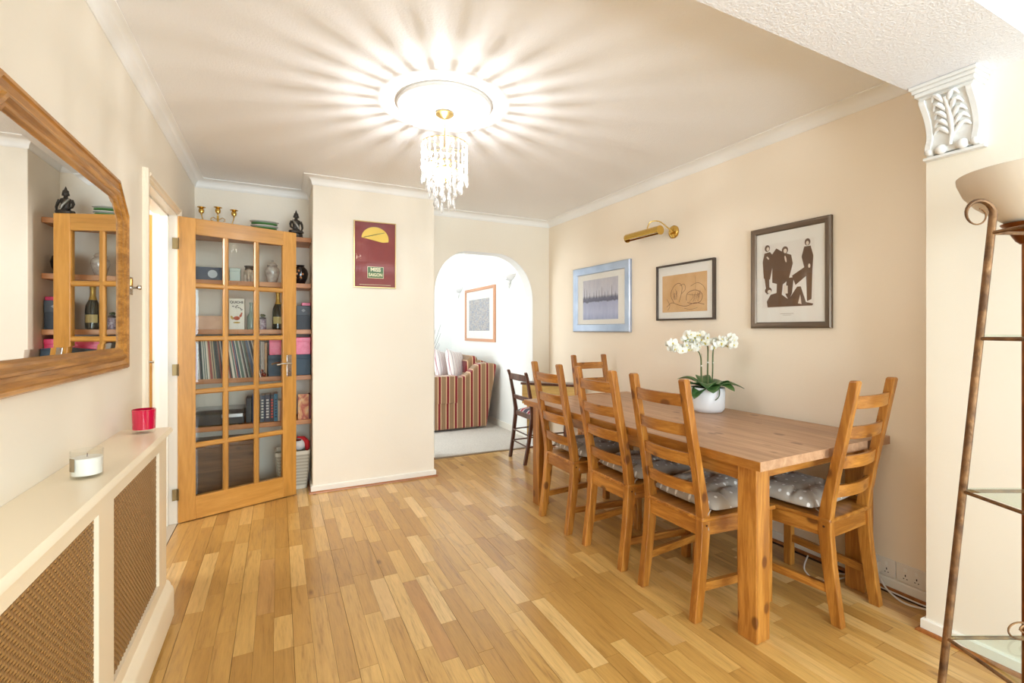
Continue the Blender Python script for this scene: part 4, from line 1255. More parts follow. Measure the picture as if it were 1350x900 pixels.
# brass picture light
t = thing('picture_light', 'polished brass picture light projecting above the middle picture', 'lamp', (RW, 2.615, 1.975))
m = MB(); m.tube([(0, 0, 0), (-.008, 0, 0)], .048, 28); m.tube([(-.008, 0, 0), (-.014, 0, 0)], [.042, .03], 28); m.build('wall_plate', BRASS, t, smooth=True)
m = MB(); m.tube(smooth_path([(-.012, .0, .0), (-.04, .02, .03), (-.08, .07, .085), (-.125, .115, .085), (-.145, .13, .03)]), .0045, 8); m.build('arm', BRASS, t, smooth=True)
m = MB()
ax = [(-.145, -.01, -.012), (-.145, .355, -.012)]
rings = []
for y in (ax[0][1], ax[1][1]):
    rg = [(-.145 + .034 * math.cos(R(a)), y, .0 + .034 * math.sin(R(a))) for a in range(-35, 216, 12)] + [(-.145 + .0325 * math.cos(R(a)), y, .0 + .0325 * math.sin(R(a))) for a in range(215, -36, -12)]
    rings.append(rg)
m.loft(rings, caps=True); 
for y in (ax[0][1], ax[1][1]): m.lathe([(0, 0)] and [(0, 0), (.0265, 0)], 4) if 0 else m.tube([(-.145, y - .001, 0), (-.145, y + .001, 0)], .0342, 20)
m.build('shade', BRASS, t, smooth=True)
MB().tube([(-.145, .02, -.004), (-.145, .32, -.004)], .011, 12).build('tube_lamp', P('frosted tube', S(220, 216, 206), .3), t, smooth=True)

# ------------------------------------------------------------------ mirror on the left wall
MW = wood('antique pine moulding', S(146, 96, 36), S(192, 136, 62), 'x', .34, knots=False, coat=.3, freq=1.3)
t = thing('mirror', 'large wall mirror with chamfered upper corners in a moulded golden brown wood frame', 'mirror', (LW + .001, 1.908, 1.087), R(90))
hw, hh = .575, .752
outer = [(-hw, 0), (hw, 0), (hw, hh - .118), (hw - .128, hh), (-hw + .128, hh), (-hw, hh - .118)]
m = MB(); frame_sweep(m, outer, [(0, 0), (0, .018), (.006, .026), (.016, .027), (.020, .021), (.034, .016), (.046, .020), (.05, .028), (.058, .030), (.064, .026), (.070, .020), (.078, .020), (.084, .016), (.088, .010), (.088, .004)])
m.build('frame', MW, t, smooth=True, sharp=28)
g_out = inset(outer, .086); g_in = inset(outer, .108)
MIR = P('mirror silvering', (.93, .93, .92, 1), 0.0, 1.0)
m = MB()
m.loft([[(x, -.0105, z) for x, z in g_out], [(x, -.0118, z) for x, z in g_in]], caps=False)
m.build('bevelled_edge', MIR, t)
m = MB(); m.loft([[(x, -.004, z) for x, z in g_in], [(x, -.0118, z) for x, z in g_in]]); m.build('mirror_glass', MIR, t)

# door catch fitted left of the doorway
t = thing('door_catch', 'small chrome catch plate with knob on the wall between mirror and doorway', 'latch', (LW + .0005, 2.60, 1.40), R(90))
box_obj('plate', CHROME, -.03, .022, -.006, 0, 0, .078, t, bevel=.002)
box_obj('dark_slot', BRASS, -.012, .012, -.008, -.006, .042, .068, t)
m = MB(); m.tube([(.006, -.006, .032), (.006, -.022, .032), (.006, -.030, .034), (.006, -.038, .034)], [.006, .005, .012, .010], 14); m.build('knob', CHROME, t, smooth=True)

# ------------------------------------------------------------------ radiator cover
t = thing('radiator_cover', 'cream painted radiator cover with two brown woven grille panels', 'radiator cover', (LW + .001, 0, 0))
RX = .158            # body depth from wall
TX = .178
m = MB(); pr_ = [(0, .803), (TX - .010, .803), (TX, .812), (TX - .002, .822), (TX - .008, .83), (0, .83)]
m.loft([[(x, .42, z) for x, z in pr_], [(x, 2.462, z) for x, z in pr_]]); m.build('top', CREAM, t, smooth=True, sharp=50)
m = MB(); panels = [(.42 + .09, .925), (1.035, 1.605), (1.732, 2.31)]
zb, zt = .225, .757
ys = [.44] + [v for p_ in panels for v in p_] + [2.44]
for a_, b_ in zip(ys[0::2], ys[1::2]): m.box(RX - .02, RX, a_, b_, .17, .803)
for a_, b_ in panels: m.box(RX - .02, RX, a_, b_, .17, zb); m.box(RX - .02, RX, a_, b_, zt, .803)
m.box(0.001, RX - .02, 2.42, 2.44, .0, .803); m.box(0.001, RX - .02, .44, .46, .0, .803)
m.build('front', CREAM, t, fix=False)
m = MB(); pr_ = [(.0, 0.02), (RX + .022, .02), (RX + .022, .13), (RX + .017, .145), (RX + .012, .15), (RX + .008, .165), (RX, .175), (0, .175)]
m.loft([[(x, .43, z) for x, z in pr_], [(x, 2.47, z) for x, z in pr_]]); m.build('plinth', CREAM, t, smooth=True, sharp=40)
box_obj('foot', CREAM, .02, RX + .016, 2.42, 2.462, 0, .02, t); box_obj('foot', CREAM, .02, RX + .016, .44, .48, 0, .02, t)
GRL = P('bronze woven grille', S(184, 142, 84), .45, .25); GRD = P('brown grille wire', S(146, 108, 64), .5, .2)
for k, (a_, b_) in enumerate(panels):
    m = MB()
    for w_, q in (('f', 0),):
        m.box(RX - .006, RX - .002, a_, a_ + .006, zb, zt)
    pz = .0098; n = int((zt - zb) / pz)
    for i in range(n):
        zc = zb + (i + .5) * pz
        m.box(RX - .0125, RX - .0105, a_, b_, zc - .0031, zc + .0031)
    g = m.build('grille', GRL, t, fix=False); stuff(g)
    m = MB(); py = .0105; n2 = int((b_ - a_) / py)
    for i in range(n2):
        yc = a_ + (i + .5) * py
        m.box(RX - .0145, RX - .0125, yc - .0026, yc + .0026, zb, zt)
        if k > 0:
            for j in range(i % 2, n, 2):
                zc = zb + (j + .5) * pz
                m.box(RX - .0105, RX - .0092, yc - .0028, yc + .0028, zc - .0055, zc + .0055)
    stuff(m.build('grille_weave', GRD, t, fix=False))
# radiator behind the grille
t = thing('radiator', 'white panel radiator half hidden behind the brown grilles', 'radiator', (LW + .03, 0, 0))
m = MB(); rings = []
m.box(.0, .05, .6, 2.3, .14, .72)
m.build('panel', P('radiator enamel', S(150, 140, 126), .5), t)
for k in range(0, 40):
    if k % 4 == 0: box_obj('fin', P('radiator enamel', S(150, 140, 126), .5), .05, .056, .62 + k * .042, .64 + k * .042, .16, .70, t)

# candles on the cover
CG = glass('candle glass', (.98, .985, .98, 1), 0.0, 1.45, .01)
t = thing('candle', 'white wax candle in a clear glass tumbler on the radiator cover', 'candle', (-.488, 1.735, .8302))
m = MB(); m.lathe([(0, 0), (.034, 0), (.036, .003), (.037, .076), (.035, .076), (.034, .008), (0, .008)], 36); m.build('glass', CG, t, smooth=True)
m = MB(); m.lathe([(0, .0085), (.0335, .0085), (.0343, .054), (.032, .056), (0, .055)], 32); m.build('wax', P('white wax', S(240, 238, 230), .5), t, smooth=True)
m = MB(); m.tube([(0, 0, .055), (.001, 0, .066)], .0012, 6); m.build('wick', P('wick', S(120, 100, 90), .8), t)
m = MB(); m.loft([[(.0374 * math.cos(R(-150 + 16 * k)), .0374 * math.sin(R(-150 + 16 * k)), z_) for k in range(3)] for z_ in (.022, .058)], caps=False); m.build('sticker', P('kraft line', S(150, 130, 100), .6), t)
t = thing('candle_holder', 'deep pink glass candle holder at the far end of the radiator cover', 'candle holder', (-.49, 2.375, .8302))
m = MB(); m.lathe([(0, 0), (.036, 0), (.038, .004), (.038, .016), (0, .016)], 32); m.build('base', CG, t, smooth=True)
RG = P('crimson glass', S(196, 10, 60), .08, coat=.8)
m = MB(); m.lathe([(0, .016), (.038, .016), (.040, .095), (.0375, .095), (.036, .024), (0, .024)], 36); m.build('cup', RG, t, smooth=True)

# ------------------------------------------------------------------ sockets and cable
SOC = P('white socket plastic', S(232, 228, 222), .35)
for i, yc in enumerate((1.262, 1.142)):
    t = thing('wall_socket', ['white double wall socket nearest the table leg, low on the right wall', 'white double wall socket next to the wall pier, low on the right wall'][i], 'socket', (RW - .0005, yc, .060), R(-90), 'low wall sockets')
    box_obj('plate', SOC, -.058, .058, -.010, 0, 0, .084, t, bevel=.003)
    for sx in (-.022, .022):
        box_obj('switch', WHITE, sx - .006, sx + .006, -.0125, -.010, .052, .068, t)
        m = MB(); m.box(sx - .002, sx + .002, -.0104, -.0095, .03, .04); m.box(sx - .009, sx - .004, -.0104, -.0095, .018, .022); m.box(sx + .004, sx + .009, -.0104, -.0095, .018, .022); m.build('pin_holes', BLACK, t)
CAB = P('white flex', S(236, 234, 228), .4)
m = MB(); m.tube(smooth_path([(2.60, 1.335, .30), (2.605, 1.30, .16), (2.60, 1.24, .03), (2.56, 1.17, .008), (2.545, 1.11, .007), (2.60, 1.03, .007), (2.66, .985, .007)], 8), .0042, 8)
tag(m.build('power_cable', CAB, smooth=True), 'white power flex looping down the wall onto the floor by the sockets', 'cable')
m = MB(); m.tube(smooth_path([(2.60, 1.60, .008), (2.44, 1.52, .008), (2.38, 1.42, .008), (2.47, 1.39, .008), (2.59, 1.365, .01), (2.606, 1.30, .03), (2.612, 1.27, .075)], 8), .004, 8)
tag(m.build('power_cable', CAB, smooth=True), 'white power flex trailing under the table to the first socket', 'cable')
m = MB(); m.tube(smooth_path([(2.50, 1.44, .008), (2.59, 1.38, .007), (2.60, 1.22, .007), (2.60, 1.08, .007), (2.64, 1.0, .007)], 8), .0036, 8)
tag(m.build('power_cable', CAB, smooth=True), 'thinner white flex lying along the skirting below the sockets', 'cable')
o = MB().box(-.026, .026, -.05, -.010, 0, .05).build('power_plug', SOC, bevel=.006); o.location = (RW - .001, 1.284, .072); o.rotation_euler = (0, 0, R(-90)); tag(o, 'white plug in the socket by the table leg', 'plug')

# ------------------------------------------------------------------ ceiling rose and chandelier
t = thing('ceiling_rose', 'round white plaster ceiling rose with fluted centre above the chandelier', 'ceiling rose', (CH[0], CH[1], HC))
m = MB(); m.lathe([(0, 0), (.243, 0), (.246, -.006), (.243, -.016), (.232, -.022), (.224, -.018), (.220, -.012), (.212, -.012), (.206, -.016), (.196, -.016), (.190, -.010), (0, -.010)], 72)
m.build('rim', PLASTER, t, smooth=True, sharp=60)
m = MB()
def fl(u, v):
    a = u * 2 * math.pi; r = .045 + .145 * v
    z = -.012 - .022 * (1 - v) ** 1.6 - .0028 * abs(math.sin(a * 16)) * (.4 + .6 * v)
    return (r * math.cos(a), r * math.sin(a), z)
m.grid(fl, 192, 8); m.build('fluted_centre', PLASTER, t, smooth=True, sharp=70)
MB().lathe([(0, -.03), (.05, -.03), (.052, -.036), (.04, -.042), (0, -.042)], 30).build('boss', PLASTER, t, smooth=True)

t = thing('chandelier', 'small tiered crystal drop chandelier hanging from the ceiling rose', 'chandelier', (CH[0], CH[1], HC))
ABR = P('antique brass', S(196, 170, 110), .3, .9)
MB().lathe([(0, -.042), (.045, -.042), (.047, -.05), (.03, -.062), (.008, -.07), (0, -.075)], 28).build('ceiling_cup', ABR, t, smooth=True)
MB().tube([(0, 0, -.07), (0, 0, -.225)], .003, 10).build('rod', ABR, t, smooth=True)
m = MB()
def ring(m, rad, z, rr=.003):
    m.tube([(rad * math.cos(2 * math.pi * k / 40), rad * math.sin(2 * math.pi * k / 40), z) for k in range(41)], rr, 6)
ring(m, .118, -.205, .0022); ring(m, .088, -.312); ring(m, .052, -.335)
for k in range(4):
    a = k * math.pi / 2 + .3; m.tube([(0, 0, -.222), (.118 * math.cos(a), .118 * math.sin(a), -.205)], .0018, 6); m.tube([(0, 0, -.33), (.088 * math.cos(a), .088 * math.sin(a), -.312)], .002, 6); m.tube([(0, 0, -.35), (.052 * math.cos(a), .052 * math.sin(a), -.335)], .002, 6)
m.build('ring_frame', ABR, t, smooth=True)
m = bpy.data.materials.new('lead crystal'); m.use_nodes = True; nt = m.node_tree; nt.nodes.clear()
out = N(nt, 'ShaderNodeOutputMaterial'); tr = N(nt, 'ShaderNodeBsdfTransparent'); gl = N(nt, 'ShaderNodeBsdfGlossy'); tl = N(nt, 'ShaderNodeBsdfTranslucent'); df = N(nt, 'ShaderNodeBsdfDiffuse')
gl.inputs['Roughness'].default_value = .08
m1 = N(nt, 'ShaderNodeMixShader'); m2 = N(nt, 'ShaderNodeMixShader'); m3 = N(nt, 'ShaderNodeMixShader')
m1.inputs[0].default_value = .5; nt.links.new(tl.outputs[0], m1.inputs[1]); nt.links.new(df.outputs[0], m1.inputs[2])
m2.inputs[0].default_value = .42; nt.links.new(m1.outputs[0], m2.inputs[1]); nt.links.new(gl.outputs[0], m2.inputs[2])
m3.inputs[0].default_value = .35; nt.links.new(m2.outputs[0], m3.inputs[1]); nt.links.new(tr.outputs[0], m3.inputs[2])
nt.links.new(m3.outputs[0], out.inputs[0]); CRY = m


def strand(rad_, ztop, ln, nm):
    """a chain of faceted beads ending in a tear drop, hanging from z=0"""
    m = MB(); z = 0; k = 0
    drop = .05
    while z < ln - drop:
        r_ = rad_ if k % 2 == 0 else rad_ * .6
        h_ = .026 if k % 2 == 0 else .009
        m.lathe([(0, -z), (r_ * .85, -z - h_ * .16), (r_, -z - h_ * .4), (r_ * .85, -z - h_ * .84), (0, -z - h_)], 6, (0, 0, 0), 1, .6)
        z += h_ + .0008; k += 1
    s_ = m.build(nm, CRY, t)
    p = MB(); p.lathe([(0, 0), (.003, -.006), (.008, -.024), (.0115, -.036), (.009, -.046), (.003, -.054), (0, -.056)], 8, (0, 0, 0), 1, .65)
    d = p.build('pendant', CRY, s_); d.location = (0, 0, -z)
    return s_


tiers = [(.118, -.205, .19, 24, .0078), (.088, -.312, .14, 14, .0065), (.052, -.335, .19, 9, .0065)]
for rad_, zt_, ln, n, br in tiers:
    first = None
    for k in range(n):
        a = 2 * math.pi * (k + .2) / n
        if first is None: o = first = strand(br, zt_, ln, 'crystal_strand')
        else:
            o = copy_part(first, t); d = first.children[0].copy(); COL.objects.link(d); d.parent = o
        o.location = (rad_ * math.cos(a), rad_ * math.sin(a), zt_); o.rotation_euler = (0, 0, a + math.pi / 2)
        o.scale = (1, 1, 1 + .08 * ((k * 7) % 3 - 1))
BULB = P('lit bulb', S(255, 244, 224), .3, emit=((1.0, .90, .76, 1), 14.0))
for k in range(3):
    a = 2 * math.pi * k / 3 + .5
    m = MB(); m.lathe([(0, 0), (.008, 0), (.011, .01), (.012, .022), (.009, .036), (.003, .05), (0, .054)], 12, (.03 * math.cos(a), .03 * math.sin(a), -.385)); b_ = m.build('bulb', BULB, t, smooth=True)
    b_.visible_shadow = True
    m = MB(); m.tube([(.03 * math.cos(a), .03 * math.sin(a), -.385), (.03 * math.cos(a), .03 * math.sin(a), -.395), (0, 0, -.40)], .005, 8); m.build('lamp_holder', ABR, t)
MB().tube([(0, 0, -.300), (0, 0, -.405)], .003, 8).build('rod', ABR, t)

# ------------------------------------------------------------------ corbel
t = struct(bpy.data.objects.new('corbel', None), 'white plaster scrolled corbel with acanthus leaf under the beam', 'corbel'); COL.objects.link(t)
t.location = (PW, .80, 1.94); del t['kind']
# local: -x projects, y along wall 0..0.19, z up 0..0.28
W_ = .19
m = MB()
for z0, z1, pj, ex in ((.222, .236, .088, .0), (.236, .252, .104, .008), (.252, .266, .112, .014), (.266, .279, .122, .02)):
    m.box(-pj, -.0005, .01 - ex, W_ - .01 + ex, z0, z1)
m.build('moulded_cap', PLASTER, t, bevel=.003)
prof = [(.0, .012), (.024, .014), (.034, .03), (.032, .05), (.024, .075), (.026, .11), (.04, .15), (.062, .185), (.078, .205), (.082, .222), (0, .222)]
m = MB(); m.loft([[(-x - .0005, y, z) for x, z in prof] for y in (.028, W_ - .028)]); m.build('body', PLASTER, t, smooth=True, sharp=50)
prof2 = smooth_path([(.0, 0, .0), (.030, 0, .012), (.046, 0, .03), (.042, 0, .052), (.032, 0, .078), (.034, 0, .112), (.05, 0, .152), (.074, 0, .186), (.092, 0, .207), (.094, 0, .222)], 4)
for ya, yb in ((.012, .034), (W_ - .034, W_ - .012)):
    pts = [(p[0], p[2]) for p in prof2] + [(0, .222)]
    m = MB(); m.loft([[(-x - .0005, y, z) for x, z in pts] for y in (ya, yb)]); m.build('side_scroll', PLASTER, t, smooth=True, sharp=50, bevel=.003)
box_obj('base_strip', PLASTER, -.03, -.0005, .0, W_, -.004, .008, t, bevel=.002)
def xat(z):
    for (x0, _, z0), (x1, _, z1) in zip(prof2[:-1], prof2[1:]):
        if z0 <= z <= z1: return x0 + (x1 - x0) * (z - z0) / max(z1 - z0, 1e-6)
    return .03
# acanthus: centre rib and side fronds
for sy in (-1, 1):
    for k in range(5):
        z0 = .075 + k * .028; ln = .052 - .004 * k
        pts = []
        for q in range(7):
            u = q / 6; y = W_ / 2 + sy * (.006 + ln * u); z = z0 + .05 * math.sin(u * 1.9) - .03 * u * u
            y = min(max(y, .036), W_ - .036); pts.append((-(xat(z) - .004) - .006 * math.sin(math.pi * u), y, z))
        m = MB(); m.tube(pts, [.003, .007, .009, .009, .008, .006, .003], 8); m.build('acanthus_frond', PLASTER, t, smooth=True)
m = MB(); m.tube([(-(xat(z) - .002), W_ / 2, z) for z in [.03 + .012 * k for k in range(16)]], [.006 + .0006 * min(k, 16 - k) for k in range(16)], 10); m.build('centre_rib', PLASTER, t, smooth=True)
for yy, r_ in ((.024, .016), (.062, .020), (.128, .020), (W_ - .024, .016)):
    m = MB(); m.ball((-.034, yy, .026), r_, 16, 10); m.build('boss', PLASTER, t, smooth=True)

# ------------------------------------------------------------------ uplighter floor lamp
LX, LY = 2.137, .622
t = thing('floor_lamp', 'uplighter floor lamp with wide frosted glass bowl and bronze cup at the right edge', 'lamp', (LX, LY, 0))
BRZ = P('copper bronze', S(150, 92, 44), .3, .9, var=(14, S(110, 66, 34)))
MB().lathe([(0, 0), (.13, 0), (.135, .01), (.12, .02), (.04, .03), (.02, .05), (0, .05)], 36).build('base', BRZ, t, smooth=True)
MB().tube([(0, 0, .04), (0, 0, 1.53)], .0105, 14).build('pole', BRZ, t, smooth=True)
MB().lathe([(0, 1.52), (.014, 1.52), (.024, 1.53), (.034, 1.548), (.044, 1.566), (.058, 1.582), (.060, 1.586), (.052, 1.588), (0, 1.588)], 30).build('cup', BRZ, t, smooth=True)
m = MB(); m.lathe([(.040, 1.582), (.08, 1.618), (.12, 1.655), (.148, 1.694), (.163, 1.735), (.165, 1.752), (.162, 1.754), (.158, 1.738), (.143, 1.697), (.115, 1.659), (.075, 1.622), (.040, 1.589)], 56)
m.build('bowl_shade', P('frosted alabaster glass', S(206, 190, 170), .45), t, smooth=True, sharp=60)

# ------------------------------------------------------------------ wrought iron rack
t = thing('iron_rack', 'tall rusty wrought-iron rack with glass shelves and curled leg tops at the right edge', 'rack', (1.427, .577, 0), 0)
IRON = P('rusty iron', S(92, 66, 46), .5, .75, var=(30, S(140, 104, 70)), bmp=(70, .3))
gx = Vector((C_, -S_, 0)); gy = Vector((-S_, -C_, 0))
def rk(a, b_, z):   # a across the picture, b towards the room side
    p = gx * a + gy * b_; return (p.x, p.y, z)
WR, DR = .40, .30
zs_ = [.14, .507, .862, 1.225, 1.472]
def inx(z): return .008 + .120 * z / 1.47   # lean of the legs
corners = [(0, 0, 1, .25), (1, 0, -1, .25), (0, 1, 1, -.25), (1, 1, -1, -.25)]
def leg_pt(i, j, z):
    k = inx(z)
    a = k if i == 0 else WR + .12 - k
    b_ = .0 + k * .35 if j == 0 else DR - k * .35
    return rk(a - .03, b_, z)
for i in (0, 1):
    for j in (0, 1):
        if j == 1 and i == 1: pass
        pts = [leg_pt(i, j, z) for z in (0, .4, .8, 1.2, 1.47, 1.515)]
        rad = [.008] * 6
        s_ = 1 if i == 0 else -1
        # scroll
        base = Vector(leg_pt(i, j, 1.515)); o_ = gx * (-s_)
        cen = base + o_ * .035
        for q in range(1, 30):
            a = q / 29 * 1.55 * 2 * math.pi * .78
            rr2 = .037 * (1 - .62 * q / 29)
            p = cen + gx * (s_ * rr2 * math.cos(a)) * 1 + Vector((0, 0, rr2 * 1.0 * math.sin(a)))
            pts.append(tuple(p)); rad.append(.0074 - .0056 * min(1, q / 16))
        MB().tube(pts, rad, 9).build('leg', IRON, t, smooth=True)
SG = glass('shelf glass', (.90, .96, .93, 1), 0.0, 1.5, .02)
for z in zs_:
    c = [Vector(leg_pt(0, 0, z)), Vector(leg_pt(1, 0, z)), Vector(leg_pt(1, 1, z)), Vector(leg_pt(0, 1, z))]
    for k in range(4):
        MB().tube([tuple(c[k]), tuple(c[(k + 1) % 4])], .0042, 7).build('shelf_rim', IRON, t)
    if z < 1.4:
        m = MB(); ce = sum(c, Vector()) / 4
        q = [tuple(ce + (p - ce) * .97 + Vector((0, 0, .0045))) for p in c]
        m.loft([q, [(p[0], p[1], p[2] + .005) for p in q]]); m.build('glass_shelf', SG, t)
# wire curl ornament lying on the lower glass shelf
m = MB(); pts = []
base = Vector(leg_pt(0, 0, .507)) + gx * .155 + gy * .02
for q in range(60):
    a = q / 59 * 5 * math.pi; rr2 = .014 + .008 * math.sin(q / 9)
    pts.append(tuple(base + gx * (rr2 * math.cos(a) * 1.5 + q * .0004) + Vector((0, 0, .03 + rr2 * math.sin(a)))))
m.tube(pts, .0022, 6); o = m.build('wire_ornament', IRON, smooth=True)
o.location = (1.427, .577, 0); tag(o, 'loose curl of dark wire standing on a low glass shelf of the iron rack', 'ornament')

# ------------------------------------------------------------------ antique chair and small table in the far corner
MAH = wood('dark mahogany', S(84, 50, 38), S(116, 74, 58), 'z', .3, knots=False, coat=.4)
t = thing('antique_chair', 'small dark mahogany chair with red, white and blue striped drop-in seat by the arch', 'chair', (2.085, 4.01, 0), R(-92))
for sx in (-1, 1):
    m = MB()
    rings = []
    for z, y, w2, d2 in ((0, -.045, .028, .03), (.2, -.01, .028, .032), (.42, .02, .03, .036), (.47, .022, .03, .036), (.62, .0, .026, .03), (.8, -.035, .024, .026), (.845, -.05, .026, .028), (.856, -.052, .02, .022)):
        xo = sx * (.165 + .03 * (z / .85)); rings.append([(xo - w2 / 2, y - d2 / 2, z), (xo + w2 / 2, y - d2 / 2, z), (xo + w2 / 2, y + d2 / 2, z), (xo - w2 / 2, y + d2 / 2, z)])
    m.loft(rings); m.build('back_post', MAH, t, bevel=.004)
    MB().lathe([(0, 0), (.011, 0), (.016, .08), (.02, .3), (.016, .33), (.021, .36), (.019, .42), (0, .42)], 14, (sx * .195, .37, 0)).build('leg', MAH, t, smooth=True)
    for z in (.16, .27): MB().tube([(sx * .17, -.01, z), (sx * .195, .37, z)], .007, 8).build('stretcher', MAH, t, smooth=True)
    m = MB(); m.loft([[(sx * .165, .02, z) for z in ()]]) if 0 else None
    m = MB(); m.loft([[(sx * .175 - .012, .03, .41), (sx * .175 + .012, .03, .41), (sx * .175 + .012, .03, .455), (sx * .175 - .012, .03, .455)], [(sx * .197 - .012, .375, .41), (sx * .197 + .012, .375, .41), (sx * .197 + .012, .375, .455), (sx * .197 - .012, .375, .455)]]); m.build('seat_rail', MAH, t)
for z in (.16, .27): MB().tube([(-.17, -.015, z), (.17, -.015, z)], .007, 8).build('stretcher', MAH, t, smooth=True)
MB().box(-.19, .19, .362, .386, .41, .455).build('seat_rail', MAH, t, bevel=.003); MB().box(-.165, .165, .012, .034, .41, .455).build('seat_rail', MAH, t, bevel=.003)
for zc, hh in ((.795, .028), (.595, .018)):
    m = MB(); rings = []
    yb = -.034 if zc > .7 else .004
    for q in range(9):
        u = q / 8 * 2 - 1; x = u * .182; y = yb - .02 * (1 - u * u)
        rings.append([(x, y - .007, zc - hh), (x, y - .007, zc + hh + .006 * (1 - u * u)), (x, y + .007, zc + hh + .006 * (1 - u * u)), (x, y + .007, zc - hh)])
    m.loft(rings); m.build('back_rail', MAH, t, smooth=True, bevel=.003)
def stripe_mat(name, axis, cols, per, rough=.85, bump_s=.3):
    m, nt, b = new_mat(name)
    tc = N(nt, 'ShaderNodeTexCoord'); sx = N(nt, 'ShaderNodeSeparateXYZ'); nt.links.new(tc.outputs['Object'], sx.inputs[0])
    v = math_n(nt, 'FRACT', math_n(nt, 'MULTIPLY', sx.outputs['XYZ'.index(axis)], 1.0 / per))
    r_ = N(nt, 'ShaderNodeValToRGB'); r_.color_ramp.interpolation = 'CONSTANT'; e = r_.color_ramp.elements
    while len(e) < len(cols): e.new(.5)
    for i, (p, c) in enumerate(cols): e[i].position = p; e[i].color = c
    nt.links.new(v, r_.inputs[0]); nt.links.new(r_.outputs[0], b.inputs['Base Color']); b.inputs['Roughness'].default_value = rough
    b.inputs['Sheen Weight'].default_value = .3
    bump(nt, b, noise(nt, tc.outputs['Object'], 9, 3, .6, .4), bump_s, .02)
    return m
ST3 = stripe_mat('tricolour seat stripe', 'X', [(0, S(48, 52, 96)), (.22, S(236, 226, 224)), (.34, S(190, 44, 84)), (.62, S(236, 226, 224)), (.74, S(48, 52, 96))], .15)
m = MB()
def ss(u, v):
    a, b_ = u * 2 - 1, v * 2 - 1; e = (1 - abs(a) ** 4) ** .5 * (1 - abs(b_) ** 4) ** .5
    return ((.165 + .02 * v) * a, .03 + .33 * v, .452 + .035 * e)
m.grid(ss, 14, 14); m.build('seat', ST3, t, smooth=True)

t = thing('side_table', 'small dark-edged side table with pale yellow hanging leaf in the corner beyond the dining table', 'table', (2.15, 4.16, 0), math.atan2(-.45, .40))
# local x along the front edge, y towards the corner
box_obj('tabletop', MAH, 0, .60, -.0, .165, .705, .728, t, bevel=.004)
YEL = wood('pale yellow maple', S(222, 186, 112), S(236, 206, 138), 'x', .4, knots=False)
box_obj('hanging_leaf', YEL, .015, .585, .004, .018, .52, .704, t, bevel=.002)
for lx in (.02, .55):
    for ly in (.125,): box_obj('leg', YEL, lx, lx + .03, ly, ly + .03, 0, .705, t, bevel=.003)
MB().ball((.59, .01, .69), .026, 14, 10).build('drop_knob', MAH, t, smooth=True)
# ------------------------------------------------------------------ sofa
STX = [(0, S(146, 112, 80)), (.32, S(208, 172, 132)), (.44, S(128, 14, 24)), (.70, S(210, 176, 140)), (.80, S(146, 112, 80))]
SOX = stripe_mat('sofa stripe side', 'X', STX, .105); SOY = stripe_mat('sofa stripe front', 'Y', STX, .105)
SY = 5.50
t = thing('sofa', 'sofa in beige, red and cream striped upholstery seen end-on through the arch', 'sofa', (0, SY, 0))
prof = smooth_path([(1.50, 0, .03), (1.50, 0, .3), (1.50, 0, .60), (1.55, 0, .655), (1.70, 0, .665), (1.90, 0, .655), (2.04, 0, .665), (2.14, 0, .715), (2.22, 0, .79), (2.30, 0, .825), (2.42, 0, .825), (2.50, 0, .80), (2.49, 0, .72), (2.43, 0, .4), (2.365, 0, .03)], 4)
for ya, yb in ((0, .17), (1.55, 1.72)):
    pts = [(p[0], p[2]) for p in prof]
    m = MB(); m.prism(pts, ya, yb, 'xz'); m.build('arm', SOX, t, smooth=True, bevel=.018, seg=3)
m = MB(); m.prism([(1.55, .03), (1.55, .40), (2.30, .38), (2.30, .03)], .17, 1.55, 'xz'); m.build('base', SOY, t, bevel=.01)
m = MB(); m.prism([(1.50, .40), (1.50, .52), (1.53, .555), (2.16, .54), (2.2, .40)], .18, .86, 'xz'); m.build('seat_cushion', SOY, t, bevel=.03, seg=3, smooth=True)
m = MB(); m.prism([(1.50, .40), (1.50, .52), (1.53, .555), (2.16, .54), (2.2, .40)], .87, 1.54, 'xz'); m.build('seat_cushion', SOY, t, bevel=.03, seg=3, smooth=True)
m = MB(); m.prism([(2.18, .38), (2.26, .82), (2.34, .86), (2.46, .82), (2.42, .4), (2.36, .03), (2.28, .03)], .17, 1.55, 'xz'); m.build('backrest', SOX, t, bevel=.02, seg=3, smooth=True)
for ya in (.19, .87):
    m = MB(); m.prism([(2.12, .54), (2.17, .84), (2.24, .92), (2.32, .90), (2.30, .56)], ya, ya + .66, 'xz'); m.build('back_cushion', SOX, t, bevel=.035, seg=3, smooth=True)
m = MB(); m.prism([(1.49, .36), (1.486, .60), (1.54, .668), (1.70, .679), (1.965, .671), (1.965, .36), (1.96, .36), (1.955, .655), (1.70, .664), (1.55, .652), (1.496, .60), (1.496, .36)], -.012, .19, 'xz')
m2_ = MB()
m2_.box(1.49, 1.968, -.014, -.004, .352, .668); m2_.box(1.50, 1.968, -.012, .185, .664, .682)
m2_.build('arm_cover', SOX, t, bevel=.004)
for q in (0,): 
    for fx in (1.58, 2.28):
        MB().lathe([(0, 0), (.02, 0), (.024, .03), (0, .03)], 10, (fx, .1, .002)).build('foot', MAH, t)
PLST = stripe_mat('white pillow stripe', 'X', [(0, S(228, 220, 218)), (.40, S(160, 84, 100)), (.46, S(230, 222, 220)), (.78, S(110, 84, 110)), (.84, S(228, 220, 218))], .075)
PLRD = stripe_mat('red pillow stripe', 'X', [(0, S(170, 60, 54)), (.5, S(184, 146, 100)), (.75, S(150, 36, 44))], .09)
